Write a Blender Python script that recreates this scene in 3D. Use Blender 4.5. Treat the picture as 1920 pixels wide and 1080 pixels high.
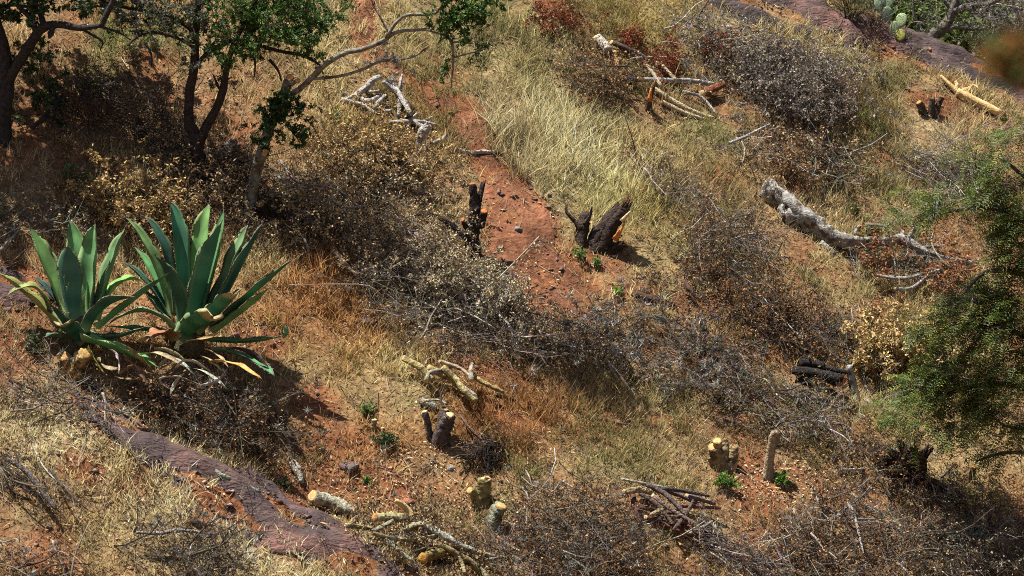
import bpy, math
import numpy as np

for _o in list(bpy.data.objects):
    bpy.data.objects.remove(_o)
SC = bpy.context.scene
COL = SC.collection
rng = np.random.default_rng(7)

# ------------------------------------------------------------------ camera
CAM = np.array([0.0, -32.0, 6.0])
FWD = -CAM / np.linalg.norm(CAM)
RIGHT = np.array([1.0, 0.0, 0.0])
UPV = np.cross(RIGHT, FWD)
TANH = 6.0 / np.linalg.norm(CAM)
cd = bpy.data.cameras.new('camera')
cam = bpy.data.objects.new('camera', cd)
COL.objects.link(cam)
cam.location = CAM
cam.rotation_euler = (math.pi / 2 - math.atan2(6.0, 32.0), 0, 0)
cd.sensor_width = 36.0
cd.lens = 18.0 / TANH
cd.clip_start = 0.1
cd.clip_end = 2000
cd.dof.use_dof = True
cd.dof.focus_distance = 32.0
cd.dof.aperture_fstop = 4.0
SC.camera = cam

# ------------------------------------------------------------------ light
SUN_TO = np.array([-0.34, 0.10, 0.93])
SUN_TO /= np.linalg.norm(SUN_TO)
W = bpy.data.worlds.new('World')
SC.world = W
W.use_nodes = True
nt = W.node_tree
nt.nodes.clear()
sky = nt.nodes.new('ShaderNodeTexSky')
sky.sky_type = 'NISHITA'
sky.sun_disc = False
sky.sun_elevation = math.asin(SUN_TO[2])
sky.sun_rotation = math.atan2(SUN_TO[0], SUN_TO[1])
bg = nt.nodes.new('ShaderNodeBackground')
bg.inputs['Strength'].default_value = 0.05
wo = nt.nodes.new('ShaderNodeOutputWorld')
nt.links.new(sky.outputs[0], bg.inputs[0])
nt.links.new(bg.outputs[0], wo.inputs[0])
sl = bpy.data.lights.new('sun', 'SUN')
sl.energy = 5.0
sl.angle = math.radians(0.5)
sl.color = (1.0, 0.965, 0.90)
so = bpy.data.objects.new('sun', sl)
COL.objects.link(so)
so.location = (0, 0, 30)
from mathutils import Vector
so.rotation_euler = Vector(SUN_TO).to_track_quat('Z', 'Y').to_euler()
SC.view_settings.view_transform = 'Standard'
SC.view_settings.look = 'None'
SC.view_settings.gamma = 1
SC.view_settings.use_curve_mapping = False
SC.view_settings.exposure = 1.2
SC.render.engine = 'CYCLES'
SC.cycles.use_denoising = False
SC.cycles.filter_width = 1.0
SC.cycles.max_bounces = 5
SC.cycles.diffuse_bounces = 1
SC.cycles.transparent_max_bounces = 4

# ------------------------------------------------------------------ noise and terrain
_T = np.random.default_rng(3).random((256, 256))

def vnoise(x, y):
    x = np.asarray(x, float); y = np.asarray(y, float)
    xi = np.floor(x).astype(int); yi = np.floor(y).astype(int)
    fx = x - xi; fy = y - yi
    fx = fx * fx * (3 - 2 * fx); fy = fy * fy * (3 - 2 * fy)
    a = _T[xi & 255, yi & 255]; b = _T[(xi + 1) & 255, yi & 255]
    c = _T[xi & 255, (yi + 1) & 255]; d = _T[(xi + 1) & 255, (yi + 1) & 255]
    return (a * (1 - fx) + b * fx) * (1 - fy) + (c * (1 - fx) + d * fx) * fy - 0.5

def fbm(x, y, s, n=3):
    r = 0; a = 1
    for i in range(n):
        r = r + a * vnoise(x / s + 17.3 * i, y / s - 9.1 * i)
        s *= 0.47; a *= 0.5
    return r

def rays(px, py):
    px = np.asarray(px, float); py = np.asarray(py, float)
    u = (px - 960) / 960 * TANH; v = (540 - py) / 960 * TANH
    d = FWD + u[..., None] * RIGHT + v[..., None] * UPV
    return d

def proj(P):
    v = P - CAM
    z = v @ FWD
    return 960 + 960 * (v @ RIGHT) / z / TANH, 540 - 960 * (v @ UPV) / z / TANH, z

GY, GX = 0.62, -0.30

def plane_at(px, py):
    d = rays(px, py)
    # z = GY*y + GX*x
    t = (GY * CAM[1] - CAM[2]) / (d[..., 2] - GY * d[..., 1] - GX * d[..., 0])
    return CAM + t[..., None] * d

_cA = plane_at(1513., -2.)[:2]; _cB = plane_at(1856., 148.)[:2]
_cd = (_cB - _cA) / np.linalg.norm(_cB - _cA)
_cn = np.array([-_cd[1], _cd[0]])
if _cn[1] < 0: _cn = -_cn
_sA = plane_at(0., 770.)[:2]; _sB = plane_at(640., 1060.)[:2]
_sd = (_sB - _sA) / np.linalg.norm(_sB - _sA)
_sn = np.array([-_sd[1], _sd[0]])
if _sn[1] < 0: _sn = -_sn
_hole = plane_at(922., 868.)[:2]

def crest_s(x, y):
    return (x - _cA[0]) * _cn[0] + (y - _cA[1]) * _cn[1]

def H(x, y):
    x = np.asarray(x, float); y = np.asarray(y, float)
    yy = np.where(y > 12, 12 + 18 * np.tanh((y - 12) / 18), y)
    xx = np.where(np.abs(x) > 12, np.sign(x) * (12 + 25 * np.tanh((np.abs(x) - 12) / 25)), x)
    z = GY * yy + GX * xx
    # far side of the ravine, where the camera stands
    zc = 4.3 - 0.78 * (y + 32)
    zc = np.where(y < -32, 4.3 + 10 * np.tanh(-(y + 32) * 0.05), zc)
    k = 1.2
    z = np.where(y < -9, np.maximum(z, zc) + k * np.exp(-np.abs(z - zc) / k) * 0.5, z)
    # spur in the lower left
    s = (x - _sA[0]) * _sn[0] + (y - _sA[1]) * _sn[1]
    al = (x - _sA[0]) * _sd[0] + (y - _sA[1]) * _sd[1]
    z = z + 0.30 * np.exp(-(s / 0.55) ** 2) * np.exp(-((al - 1.5) / 4.5) ** 2)
    z = z - 0.10 * np.exp(-((s - 0.8) / 0.5) ** 2) * np.exp(-((al - 2) / 3.5) ** 2)
    # crest in the upper right: beyond it the ground falls away
    c = crest_s(x, y) - 0.3
    g = GX * _cn[0] + GY * _cn[1]
    soft = np.log1p(np.exp(np.clip(c * 9.0, -40, 40))) / 9.0
    fall = z - (g + 0.55) * soft
    far = -1.2 + 0.42 * (y - 17) + 0.1 * (x - 6)
    far = np.where(far > 14, 14 + 8 * np.tanh((far - 14) / 8), far)
    z = np.where(c > -3, np.maximum(fall, np.where(y > 9, far, -99)), z)
    dh = np.hypot(x - _hole[0], y - _hole[1])
    z = z - 0.28 * np.exp(-(dh / 0.17) ** 2)
    z = z + 0.22 * fbm(x, y, 2.6, 2) + 0.09 * fbm(x + 40, y, 0.7, 2) + 0.03 * fbm(x, y + 31, 0.17, 2)
    return z

# lookup from a pixel of the photograph to the place on the ground
_gx = np.arange(-240, 2200, 8.0); _gy = np.arange(-160, 1280, 8.0)
_PX, _PY = np.meshgrid(_gx, _gy)
_D = rays(_PX, _PY)
_D = _D / _D[..., 1:2]
_hit = np.full(_PX.shape, np.nan); _done = np.zeros(_PX.shape, bool)
_prev = None
_ts = np.arange(14.0, 75.0, 0.2)
_lastg = None
for _t in _ts:
    Pz = CAM[2] + _t * _D[..., 2]
    g_ = Pz - H(CAM[0] + _t * _D[..., 0], CAM[1] + _t)
    if _lastg is not None:
        m = (~_done) & (g_ <= 0)
        fr = _lastg / np.maximum(_lastg - g_, 1e-6)
        _hit[m] = (_t - 0.2 + 0.2 * fr)[m]
        _done |= m
    _lastg = g_
_hit[~_done] = 75.0

def _interp(px, py):
    fx = np.clip((np.asarray(px, float) - _gx[0]) / 8, 0, len(_gx) - 1.001)
    fy = np.clip((np.asarray(py, float) - _gy[0]) / 8, 0, len(_gy) - 1.001)
    i = fx.astype(int); j = fy.astype(int); a = fx - i; b = fy - j
    return (_hit[j, i] * (1 - a) + _hit[j, i + 1] * a) * (1 - b) + (_hit[j + 1, i] * (1 - a) + _hit[j + 1, i + 1] * a) * b

def at(px, py, up=0.0):
    """place on the ground seen at a pixel"""
    px = np.asarray(px, float); py = np.asarray(py, float)
    t = _interp(px, py)
    d = rays(px, py); d = d / d[..., 1:2]
    x = CAM[0] + t * d[..., 0]; y = CAM[1] + t
    return np.stack([x, y, H(x, y) + up], -1)

def at_y(px, py, y):
    """point seen at a pixel at a given distance"""
    d = rays(np.asarray(px, float), np.asarray(py, float)); d = d / d[..., 1:2]
    return CAM + (np.asarray(y, float) - CAM[1])[..., None] * d

def mpp(y):
    return (y + 32.5) * TANH / 960      # metres per photo pixel

def nrm(v):
    return v / np.maximum(np.linalg.norm(v, axis=-1, keepdims=True), 1e-9)

# ------------------------------------------------------------------ mesh building
class MB:
    def __init__(s):
        s.V = []; s.T = []; s.Q = []; s.C = []; s.n = 0
    def add(s, V, T=None, Q=None, C=(1, 1, 1)):
        V = np.asarray(V, float).reshape(-1, 3)
        s.V.append(V)
        C = np.asarray(C, float)
        if C.ndim == 1: C = np.tile(C[:3], (len(V), 1))
        s.C.append(C)
        if T is not None and len(T): s.T.append(np.asarray(T, int) + s.n)
        if Q is not None and len(Q): s.Q.append(np.asarray(Q, int) + s.n)
        s.n += len(V)
        return s
    def mesh(s, name, org=(0, 0, 0), smooth=False):
        V = np.concatenate(s.V) - np.asarray(org, float)
        T = np.concatenate(s.T) if s.T else np.zeros((0, 3), int)
        Q = np.concatenate(s.Q) if s.Q else np.zeros((0, 4), int)
        C = np.concatenate(s.C)
        me = bpy.data.meshes.new(name)
        me.vertices.add(len(V)); me.vertices.foreach_set('co', V.astype(np.float32).ravel())
        nl = T.size + Q.size
        me.loops.add(nl)
        me.loops.foreach_set('vertex_index', np.concatenate([T.ravel(), Q.ravel()]).astype(np.int32))
        npol = len(T) + len(Q)
        me.polygons.add(npol)
        st = np.concatenate([np.arange(len(T)) * 3, T.size + np.arange(len(Q)) * 4]).astype(np.int32)
        me.polygons.foreach_set('loop_start', st)
        if smooth:
            me.polygons.foreach_set('use_smooth', np.ones(npol, bool))
        a = me.attributes.new('col', 'FLOAT_COLOR', 'POINT')
        a.data.foreach_set('color', np.concatenate([C, np.ones((len(C), 1))], 1).astype(np.float32).ravel())
        me.update(calc_edges=True)
        return me

_ORG = {}

def thing(name, label, cat, loc, group=None):
    o = bpy.data.objects.new(name, None); COL.objects.link(o)
    o.empty_display_size = 0.1
    o.location = tuple(loc); o['label'] = label; o['category'] = cat
    if group: o['group'] = group
    _ORG[o.name] = np.asarray(loc, float)
    return o

def part(name, mb, mat, parent, smooth=False, kind=None, label=None):
    org = _ORG[parent.name]
    o = bpy.data.objects.new(name, mb.mesh(name, org, smooth)); COL.objects.link(o)
    o.data.materials.append(mat)
    o.parent = parent
    _ORG[o.name] = org
    if kind: o['kind'] = kind
    if label: o['label'] = label
    return o

def solo(name, label, cat, mb, mat, loc, smooth=False, group=None):
    o = bpy.data.objects.new(name, mb.mesh(name, loc, smooth)); COL.objects.link(o)
    o.location = tuple(loc)
    o.data.materials.append(mat)
    o['label'] = label; o['category'] = cat
    if group: o['group'] = group
    _ORG[o.name] = np.asarray(loc, float)
    return o

def mass(name, mb, mat, kind='stuff', label=None, cat=None, smooth=False):
    o = bpy.data.objects.new(name, mb.mesh(name, (0, 0, 0), smooth)); COL.objects.link(o)
    o.data.materials.append(mat); o['kind'] = kind
    if label: o['label'] = label
    if cat: o['category'] = cat
    return o

def colr(n, cols, var=0.25):
    cols = np.asarray(cols, float).reshape(-1, 3)
    c = cols[rng.integers(0, len(cols), n)]
    return np.clip(c * np.exp(rng.normal(0, var, (n, 1))) * np.exp(rng.normal(0, var * 0.25, (n, 3))), 0.004, 0.85)

# ---- vectorised small things
def twig_tubes(mb, P, R, C, sides=3):
    """P (n,k,3) polylines, R (n,k) radii"""
    n, k, _ = P.shape
    if n == 0: return
    d = np.empty_like(P); d[:, 1:-1] = P[:, 2:] - P[:, :-2]; d[:, 0] = P[:, 1] - P[:, 0]; d[:, -1] = P[:, -1] - P[:, -2]
    d = nrm(d)
    ref = np.where(np.abs(d[:, :1, 2:3]) > 0.8, np.array([1., 0, 0]), np.array([0, 0, 1.]))
    a = nrm(np.cross(d, ref)); b = np.cross(d, a)
    ang = np.arange(sides) * 2 * math.pi / sides
    ring = P[:, :, None] + R[:, :, None, None] * (a[:, :, None] * np.cos(ang)[:, None] + b[:, :, None] * np.sin(ang)[:, None])
    V = ring.reshape(-1, 3)
    base = (np.arange(n) * k * sides)[:, None, None] + (np.arange(k - 1) * sides)[None, :, None]
    i = np.arange(sides); j = (i + 1) % sides
    Q = np.stack([base + i, base + j, base + sides + j, base + sides + i], -1).reshape(-1, 4)
    mb.add(V, Q=Q, C=np.repeat(C, k * sides, 0))

def leaf_quads(mb, P, D, N, L, Wd, C):
    """folded leaves: P base, D direction, N normal"""
    n = len(P)
    if n == 0: return
    D = nrm(D); S = nrm(np.cross(D, N)); N = np.cross(S, D)
    L = L[:, None]; Wd = Wd[:, None]
    mid = P + D * L * 0.45
    V = np.stack([P, mid + S * Wd * 0.5 + N * Wd * 0.2, P + D * L, mid - S * Wd * 0.5 + N * Wd * 0.2], 1).reshape(-1, 3)
    b = (np.arange(n) * 4)[:, None]
    T = np.concatenate([b + np.array([0, 1, 2]), b + np.array([0, 2, 3])])
    mb.add(V, T=T, C=np.repeat(C, 4, 0))

def blades(mb, P, D, L, Wd, bend, C):
    n = len(P)
    if n == 0: return
    D = nrm(D)
    hz = rng.normal(0, 1, (n, 3)); hz[:, 2] = 0; hz = nrm(hz)
    S = nrm(np.cross(D, hz))
    L = L[:, None]; w = Wd[:, None]; bn = bend[:, None] * hz
    mid = P + D * L * 0.55 + bn * L * 0.18
    tip = P + D * L * 0.95 + bn * L * 0.7
    V = np.stack([P - S * w * .5, P + S * w * .5, mid + S * w * .4, mid - S * w * .4, tip], 1).reshape(-1, 3)
    b = (np.arange(n) * 5)[:, None]
    mb.add(V, T=b + np.array([3, 2, 4]), Q=b + np.array([0, 1, 2, 3]), C=np.repeat(C, 5, 0))

def rvec(n):
    return nrm(rng.normal(0, 1, (n, 3)))

def spray(P0, D0, L0, R0, nside=8, nsub=3, spread=0.75, droop=0.0, wig=0.25):
    """branching sprays. returns list of (P,R) levels and leaf points"""
    n = len(P0)
    k = 5
    t = np.linspace(0, 1, k)
    D0 = nrm(D0)
    cv = rng.normal(0, wig, (n, 3))
    P = P0[:, None] + L0[:, None, None] * (t[None, :, None] * D0[:, None] + (t ** 2)[None, :, None] * cv[:, None])
    P[:, :, 2] -= droop * L0[:, None] * t ** 2
    P[:, 1:-1] += rng.normal(0, 0.03, (n, k - 2, 3)) * L0[:, None, None]
    R = R0[:, None] * (1 - 0.65 * t)[None]
    out = [(P, R)]
    # sides
    m = n * nside
    idx = np.repeat(np.arange(n), nside)
    u = rng.uniform(0.15, 1.0, m)
    f = u * (k - 1); i = np.minimum(f.astype(int), k - 2); a = (f - i)[:, None]
    S0 = P[idx, i] * (1 - a) + P[idx, i + 1] * a
    sd = nrm(P[idx, i + 1] - P[idx, i])
    dd = nrm(sd * 0.8 + rvec(m) * spread)
    sl_ = L0[idx] * rng.uniform(0.25, 0.6, m) * (1.1 - 0.5 * u)
    ts = np.linspace(0, 1, 3)
    cv = rng.normal(0, wig * 1.2, (m, 3))
    PS = S0[:, None] + sl_[:, None, None] * (ts[None, :, None] * dd[:, None] + (ts ** 2)[None, :, None] * cv[:, None])
    PS[:, :, 2] -= droop * sl_[:, None] * ts ** 2
    RS = (R0[idx] * rng.uniform(0.35, 0.6, m))[:, None] * (1 - 0.6 * ts)[None]
    out.append((PS, RS))
    q = m * nsub
    ids = np.repeat(np.arange(m), nsub)
    u = rng.uniform(0.2, 1.0, q)
    f = u * 2; i = np.minimum(f.astype(int), 1); a = (f - i)[:, None]
    T0 = PS[ids, i] * (1 - a) + PS[ids, i + 1] * a
    td = nrm(nrm(PS[ids, i + 1] - PS[ids, i]) * 0.7 + rvec(q) * spread)
    tl = sl_[ids] * rng.uniform(0.25, 0.6, q)
    PT = np.stack([T0, T0 + td * tl[:, None]], 1)
    RT = (R0[np.repeat(idx, nsub)] * 0.28)[:, None] * np.array([[1, 0.5]])
    out.append((PT, RT))
    return out

def spray_points(levels, n, lv=(1, 2)):
    """random points along the outer twigs, and the twig direction there"""
    P = np.concatenate([levels[l][0][:, -2:] for l in lv])
    i = rng.integers(0, len(P), n); a = rng.uniform(0, 1.05, (n, 1))
    d = nrm(P[i, 1] - P[i, 0])
    return P[i, 0] * (1 - a) + P[i, 1] * a, d

# ---- single shapes
def smoothline(pts, k):
    """Catmull-Rom through pts, k points"""
    pts = np.asarray(pts, float)
    if len(pts) == 2:
        t = np.linspace(0, 1, k)[:, None]
        return pts[0] * (1 - t) + pts[1] * t
    p = np.concatenate([[2 * pts[0] - pts[1]], pts, [2 * pts[-1] - pts[-2]]])
    u = np.linspace(0, len(pts) - 1, k); i = np.minimum(u.astype(int), len(pts) - 2); t = (u - i)[:, None]
    a, b, c, d = p[i], p[i + 1], p[i + 2], p[i + 3]
    return 0.5 * (2 * b + (c - a) * t + (2 * a - 5 * b + 4 * c - d) * t ** 2 + (3 * b - a - 3 * c + d) * t ** 3)

def limb(mb, pts, radii, sides=9, k=None, rough=0.08, jag=0.0, C=(1, 1, 1), cap=True, seed=None):
    """one rough tube through pts; returns end ring centre, direction and radius"""
    pts = np.asarray(pts, float)
    k = k or max(6, 5 * (len(pts) - 1) + 1)
    L = smoothline(pts, k)
    rr = np.interp(np.linspace(0, 1, k), np.linspace(0, 1, len(radii)), radii)
    d = np.gradient(L, axis=0); d = nrm(d)
    ref = np.array([0, -1., 0]) if abs(d[0][2]) > 0.7 else np.array([0, 0, 1.])
    A = nrm(np.cross(d, ref)); B = np.cross(d, A)
    ang = np.linspace(0, 2 * math.pi, sides, endpoint=False)
    ph = rng.uniform(0, 6.28, 4)
    lob = 1 + rough * (np.sin(2 * ang + ph[0]) * 0.6 + np.sin(3 * ang + ph[1]) * 0.8)
    ring = L[:, None] + (rr[:, None] * lob[None] * (1 + rng.normal(0, rough * 0.8, (k, sides))))[..., None] * (
        A[:, None] * np.cos(ang)[:, None] + B[:, None] * np.sin(ang)[:, None])
    if jag:
        ring[-1] += d[-1] * rng.uniform(-0.3, 1, (sides, 1)) * jag
    V = ring.reshape(-1, 3)
    i = np.arange(sides); j = (i + 1) % sides
    Q = []
    for s in range(k - 1):
        Q.append(np.stack([s * sides + i, s * sides + j, (s + 1) * sides + j, (s + 1) * sides + i], -1))
    V = np.concatenate([V, [L[0]], [L[-1] - d[-1] * (jag * 0.8)]])
    T = [np.stack([np.full(sides, k * sides), j, i], -1)]
    if cap:
        T.append(np.stack([np.full(sides, k * sides + 1), (k - 1) * sides + i, (k - 1) * sides + j], -1))
    mb.add(V, T=np.concatenate(T), Q=np.concatenate(Q), C=C)
    return L[-1], d[-1], rr[-1], L[0], -d[0], rr[0]

def disc(mb, c, n, r, C=(1, 1, 1), sides=10, bump=0.12):
    """a sawn face standing a little proud of the end of a stem"""
    n = nrm(np.asarray(n, float)); c = np.asarray(c, float) + n * 0.004
    ref = np.array([0, 0, 1.]) if abs(n[2]) < 0.8 else np.array([1., 0, 0])
    a = nrm(np.cross(n, ref)); b = np.cross(n, a)
    ang = np.linspace(0, 2 * math.pi, sides, endpoint=False)
    rr = r * (1.0 + rng.normal(0, 0.05, sides))
    o = c + rr[:, None] * (a * np.cos(ang)[:, None] + b * np.sin(ang)[:, None]) + n * rng.normal(0, bump * r, (sides, 1)) * 0.3
    inn = c + 0.55 * (o - c) + n * (bump * r + rng.normal(0, bump * r * .6, (sides, 1)))
    skirt = o - n * 0.02
    V = np.concatenate([skirt, o, inn, [c + n * bump * r * 1.2]])
    i = np.arange(sides); j = (i + 1) % sides
    Q = np.concatenate([np.stack([i, j, sides + j, sides + i], -1), np.stack([sides + i, sides + j, 2 * sides + j, 2 * sides + i], -1)])
    T = np.stack([2 * sides + i, 2 * sides + j, np.full(sides, 3 * sides)], -1)
    cf = np.concatenate([np.full(sides, .45), np.full(sides, .72), rng.uniform(.9, 1.12, sides), [.8]])[:, None]
    mb.add(V, T=T, Q=Q, C=np.array(C) * cf)

def rock_mb(c, size, seed, C=(1, 1, 1), flat=0.6):
    r = np.random.default_rng(seed)
    nu, nv = 14, 9
    u = np.linspace(0, 2 * math.pi, nu, endpoint=False); v = np.linspace(-1, 1, nv) * math.pi / 2 * 0.98
    uu, vv = np.meshgrid(u, v)
    d = np.stack([np.cos(vv) * np.cos(uu), np.cos(vv) * np.sin(uu), np.sin(vv)], -1)
    rad = np.ones(d.shape[:2])
    for q in range(17):
        ax = nrm(r.normal(0, 1, 3)); lim = r.uniform(0.45, 0.85)
        dot = d @ ax
        rad = np.minimum(rad, np.where(dot > 0.05, lim / np.maximum(dot, 0.05), 9))
    rad *= 1 + r.normal(0, 0.025, rad.shape)
    P = d * rad[..., None] * np.array(size) * np.array([1, 1, flat])
    V = (P + np.asarray(c)).reshape(-1, 3)
    Q = []
    for a in range(nv - 1):
        i = np.arange(nu); j = (i + 1) % nu
        Q.append(np.stack([a * nu + i, a * nu + j, (a + 1) * nu + j, (a + 1) * nu + i], -1))
    T = np.concatenate([[[0, j + 1, j] for j in range(1, nu - 1)], [[(nv - 1) * nu, (nv - 1) * nu + j, (nv - 1) * nu + j + 1] for j in range(1, nu - 1)]])
    return MB().add(V, T=T, Q=np.concatenate(Q), C=C)

# ------------------------------------------------------------------ materials
def mat(name, c=(1, 1, 1), c2=None, scale=8.0, rough=0.85, bump=0.0, bscale=30.0, transl=0.0, stretch=None, spec=0.25, dark=None, dscale=3.0, detail=4.0):
    m = bpy.data.materials.new(name); m.use_nodes = True
    nt = m.node_tree; N = nt.nodes; Lk = nt.links
    N.clear()
    out = N.new('ShaderNodeOutputMaterial'); p = N.new('ShaderNodeBsdfPrincipled')
    p.inputs['Roughness'].default_value = rough
    p.inputs['Specular IOR Level'].default_value = spec
    at_ = N.new('ShaderNodeAttribute'); at_.attribute_name = 'col'
    tc = N.new('ShaderNodeTexCoord')
    vec = tc.outputs['Object']
    if stretch:
        mp = N.new('ShaderNodeMapping'); mp.inputs['Scale'].default_value = stretch
        Lk.new(vec, mp.inputs['Vector']); vec = mp.outputs[0]
    def mul(a, b):
        x = N.new('ShaderNodeMix'); x.data_type = 'RGBA'; x.blend_type = 'MULTIPLY'; x.inputs['Factor'].default_value = 1
        Lk.new(a, x.inputs['A']); Lk.new(b, x.inputs['B']); return x.outputs['Result']
    colour = at_.outputs['Color']
    no = N.new('ShaderNodeTexNoise'); no.inputs['Scale'].default_value = scale; no.inputs['Detail'].default_value = detail
    no.inputs['Roughness'].default_value = 0.65
    Lk.new(vec, no.inputs['Vector'])
    rp = N.new('ShaderNodeValToRGB')
    rp.color_ramp.elements[0].position = 0.33; rp.color_ramp.elements[1].position = 0.67
    rp.color_ramp.elements[0].color = (*(c2 or tuple(v * 0.6 for v in c)), 1); rp.color_ramp.elements[1].color = (*c, 1)
    Lk.new(no.outputs['Fac'], rp.inputs['Fac'])
    colour = mul(colour, rp.outputs['Color'])
    if dark:
        n2 = N.new('ShaderNodeTexNoise'); n2.inputs['Scale'].default_value = dscale; n2.inputs['Detail'].default_value = 5
        Lk.new(vec, n2.inputs['Vector'])
        r2 = N.new('ShaderNodeValToRGB'); r2.color_ramp.elements[0].position = 0.5; r2.color_ramp.elements[1].position = 0.62
        r2.color_ramp.elements[0].color = (0, 0, 0, 1)
        Lk.new(n2.outputs['Fac'], r2.inputs['Fac'])
        x = N.new('ShaderNodeMix'); x.data_type = 'RGBA'
        Lk.new(r2.outputs['Color'], x.inputs['Factor']); Lk.new(colour, x.inputs['A']); x.inputs['B'].default_value = (*dark, 1)
        colour = x.outputs['Result']
    Lk.new(colour, p.inputs['Base Color'])
    if bump:
        nb = N.new('ShaderNodeTexNoise'); nb.inputs['Scale'].default_value = bscale; nb.inputs['Detail'].default_value = 5
        Lk.new(vec, nb.inputs['Vector'])
        bp = N.new('ShaderNodeBump'); bp.inputs['Strength'].default_value = bump; bp.inputs['Distance'].default_value = 0.03
        Lk.new(nb.outputs['Fac'], bp.inputs['Height']); Lk.new(bp.outputs[0], p.inputs['Normal'])
    sh = p.outputs[0]
    if transl:
        tr = N.new('ShaderNodeBsdfTranslucent'); Lk.new(colour, tr.inputs['Color'])
        mx = N.new('ShaderNodeMixShader'); mx.inputs[0].default_value = transl
        Lk.new(sh, mx.inputs[1]); Lk.new(tr.outputs[0], mx.inputs[2]); sh = mx.outputs[0]
    Lk.new(sh, out.inputs['Surface'])
    return m

M = {}
M['soil'] = mat('soil', (1.1, 1.08, 1.05), (0.42, 0.37, 0.33), scale=15, rough=0.95, bump=0.9, bscale=22, spec=0.1, detail=8)
M['path'] = mat('trodden_soil', (1.08, 1.05, 1.05), (0.48, 0.42, 0.38), scale=9, rough=0.95, bump=1.0, bscale=24, spec=0.1, detail=8)
M['slab'] = mat('purple_rock', (1.35, 1.25, 1.25), (0.36, 0.33, 0.32), scale=6, rough=0.8, bump=1.0, bscale=26, stretch=(.6, 1.8, 1), spec=0.25, dark=(0.055, 0.036, 0.034), dscale=2.6, detail=9)
M['stone'] = mat('stone', (1, 1, 1), (0.5, 0.5, 0.5), scale=9, rough=0.85, bump=0.7, bscale=25, dark=(0.10, 0.085, 0.075), dscale=7)
M['grass'] = mat('dry_grass', (1, 1, 1), (0.86, 0.84, 0.82), scale=3, rough=0.8, transl=0.45, spec=0.15)
M['leaf'] = mat('dry_leaf', (1, 1, 1), (0.75, 0.72, 0.7), scale=14, rough=0.75, transl=0.18, spec=0.2)
M['green'] = mat('green_leaf', (1, 1, 1), (0.8, 0.85, 0.7), scale=9, rough=0.55, transl=0.28, spec=0.3)
M['twig'] = mat('twig_bark', (1.1, 1.1, 1.1), (0.5, 0.48, 0.46), scale=18, rough=0.9, spec=0.15)
M['bark'] = mat('rough_bark', (1.2, 1.2, 1.2), (0.35, 0.33, 0.32), scale=26, rough=0.95, bump=1.0, bscale=45, spec=0.12, detail=6)
M['lichen'] = mat('lichen_bark', (1.15, 1.15, 1.1), (0.45, 0.43, 0.38), scale=17, rough=0.95, bump=0.8, bscale=40, spec=0.1, dark=(0.10, 0.07, 0.045), dscale=11)
M['wood'] = mat('cut_wood', (1.05, 1.05, 1.0), (0.72, 0.62, 0.5), scale=22, rough=0.8, bump=0.4, bscale=60, spec=0.15)
M['agave'] = mat('agave_skin', (1, 1, 1), (0.78, 0.84, 0.84), scale=5, rough=0.6, spec=0.16, bump=0.08, bscale=12)
M['dead'] = mat('dead_agave_leaf', (1.1, 1.08, 1.05), (0.5, 0.46, 0.42), scale=16, rough=0.85, bump=0.6, bscale=30, spec=0.15, transl=0.1)
M['cactus'] = mat('cactus_skin', (1, 1, 1), (0.8, 0.82, 0.75), scale=20, rough=0.6, spec=0.25, dark=(0.13, 0.12, 0.06), dscale=55)
M['moss'] = mat('air_plant', (1, 1, 1), (0.7, 0.7, 0.7), scale=10, rough=0.9, spec=0.1, transl=0.1)

# ------------------------------------------------------------------ ground cover maps
def inpoly(px, py, poly):
    poly = np.asarray(poly, float)
    ins = np.zeros(np.shape(px), bool)
    x1, y1 = poly[-1]
    for x2, y2 in poly:
        c = ((y1 > py) != (y2 > py))
        with np.errstate(divide='ignore', invalid='ignore'):
            ins ^= c & (px < (x2 - x1) * (py - y1) / (y2 - y1 + 1e-12) + x1)
        x1, y1 = x2, y2
    return ins

def _blur(a, n):
    for _ in range(n):
        p = np.pad(a, 1, mode='edge')
        a = (p[:-2, 1:-1] + p[2:, 1:-1] + p[1:-1, :-2] + p[1:-1, 2:] + p[1:-1, 1:-1]) / 5
    return a

def raster(polys, blur=3):
    a = np.zeros(_PX.shape)
    for p in polys:
        a = np.maximum(a, inpoly(_PX, _PY, p).astype(float))
    return _blur(a, blur)

def samp(img, px, py):
    fx = np.clip((px - _gx[0]) / 8, 0, len(_gx) - 1.001); fy = np.clip((py - _gy[0]) / 8, 0, len(_gy) - 1.001)
    i = fx.astype(int); j = fy.astype(int); a = fx - i; b = fy - j
    if img.ndim == 3: a = a[..., None]; b = b[..., None]
    return (img[j, i] * (1 - a) + img[j, i + 1] * a) * (1 - b) + (img[j + 1, i] * (1 - a) + img[j + 1, i + 1] * a) * b

def ribbon(pts):
    """(x, y, halfwidth) -> polygon"""
    pts = np.asarray(pts, float)
    c = pts[:, :2]; d = nrm(np.gradient(c, axis=0)); n = np.stack([-d[:, 1], d[:, 0]], -1) * pts[:, 2:3]
    return np.concatenate([c + n, (c - n)[::-1]])

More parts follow.
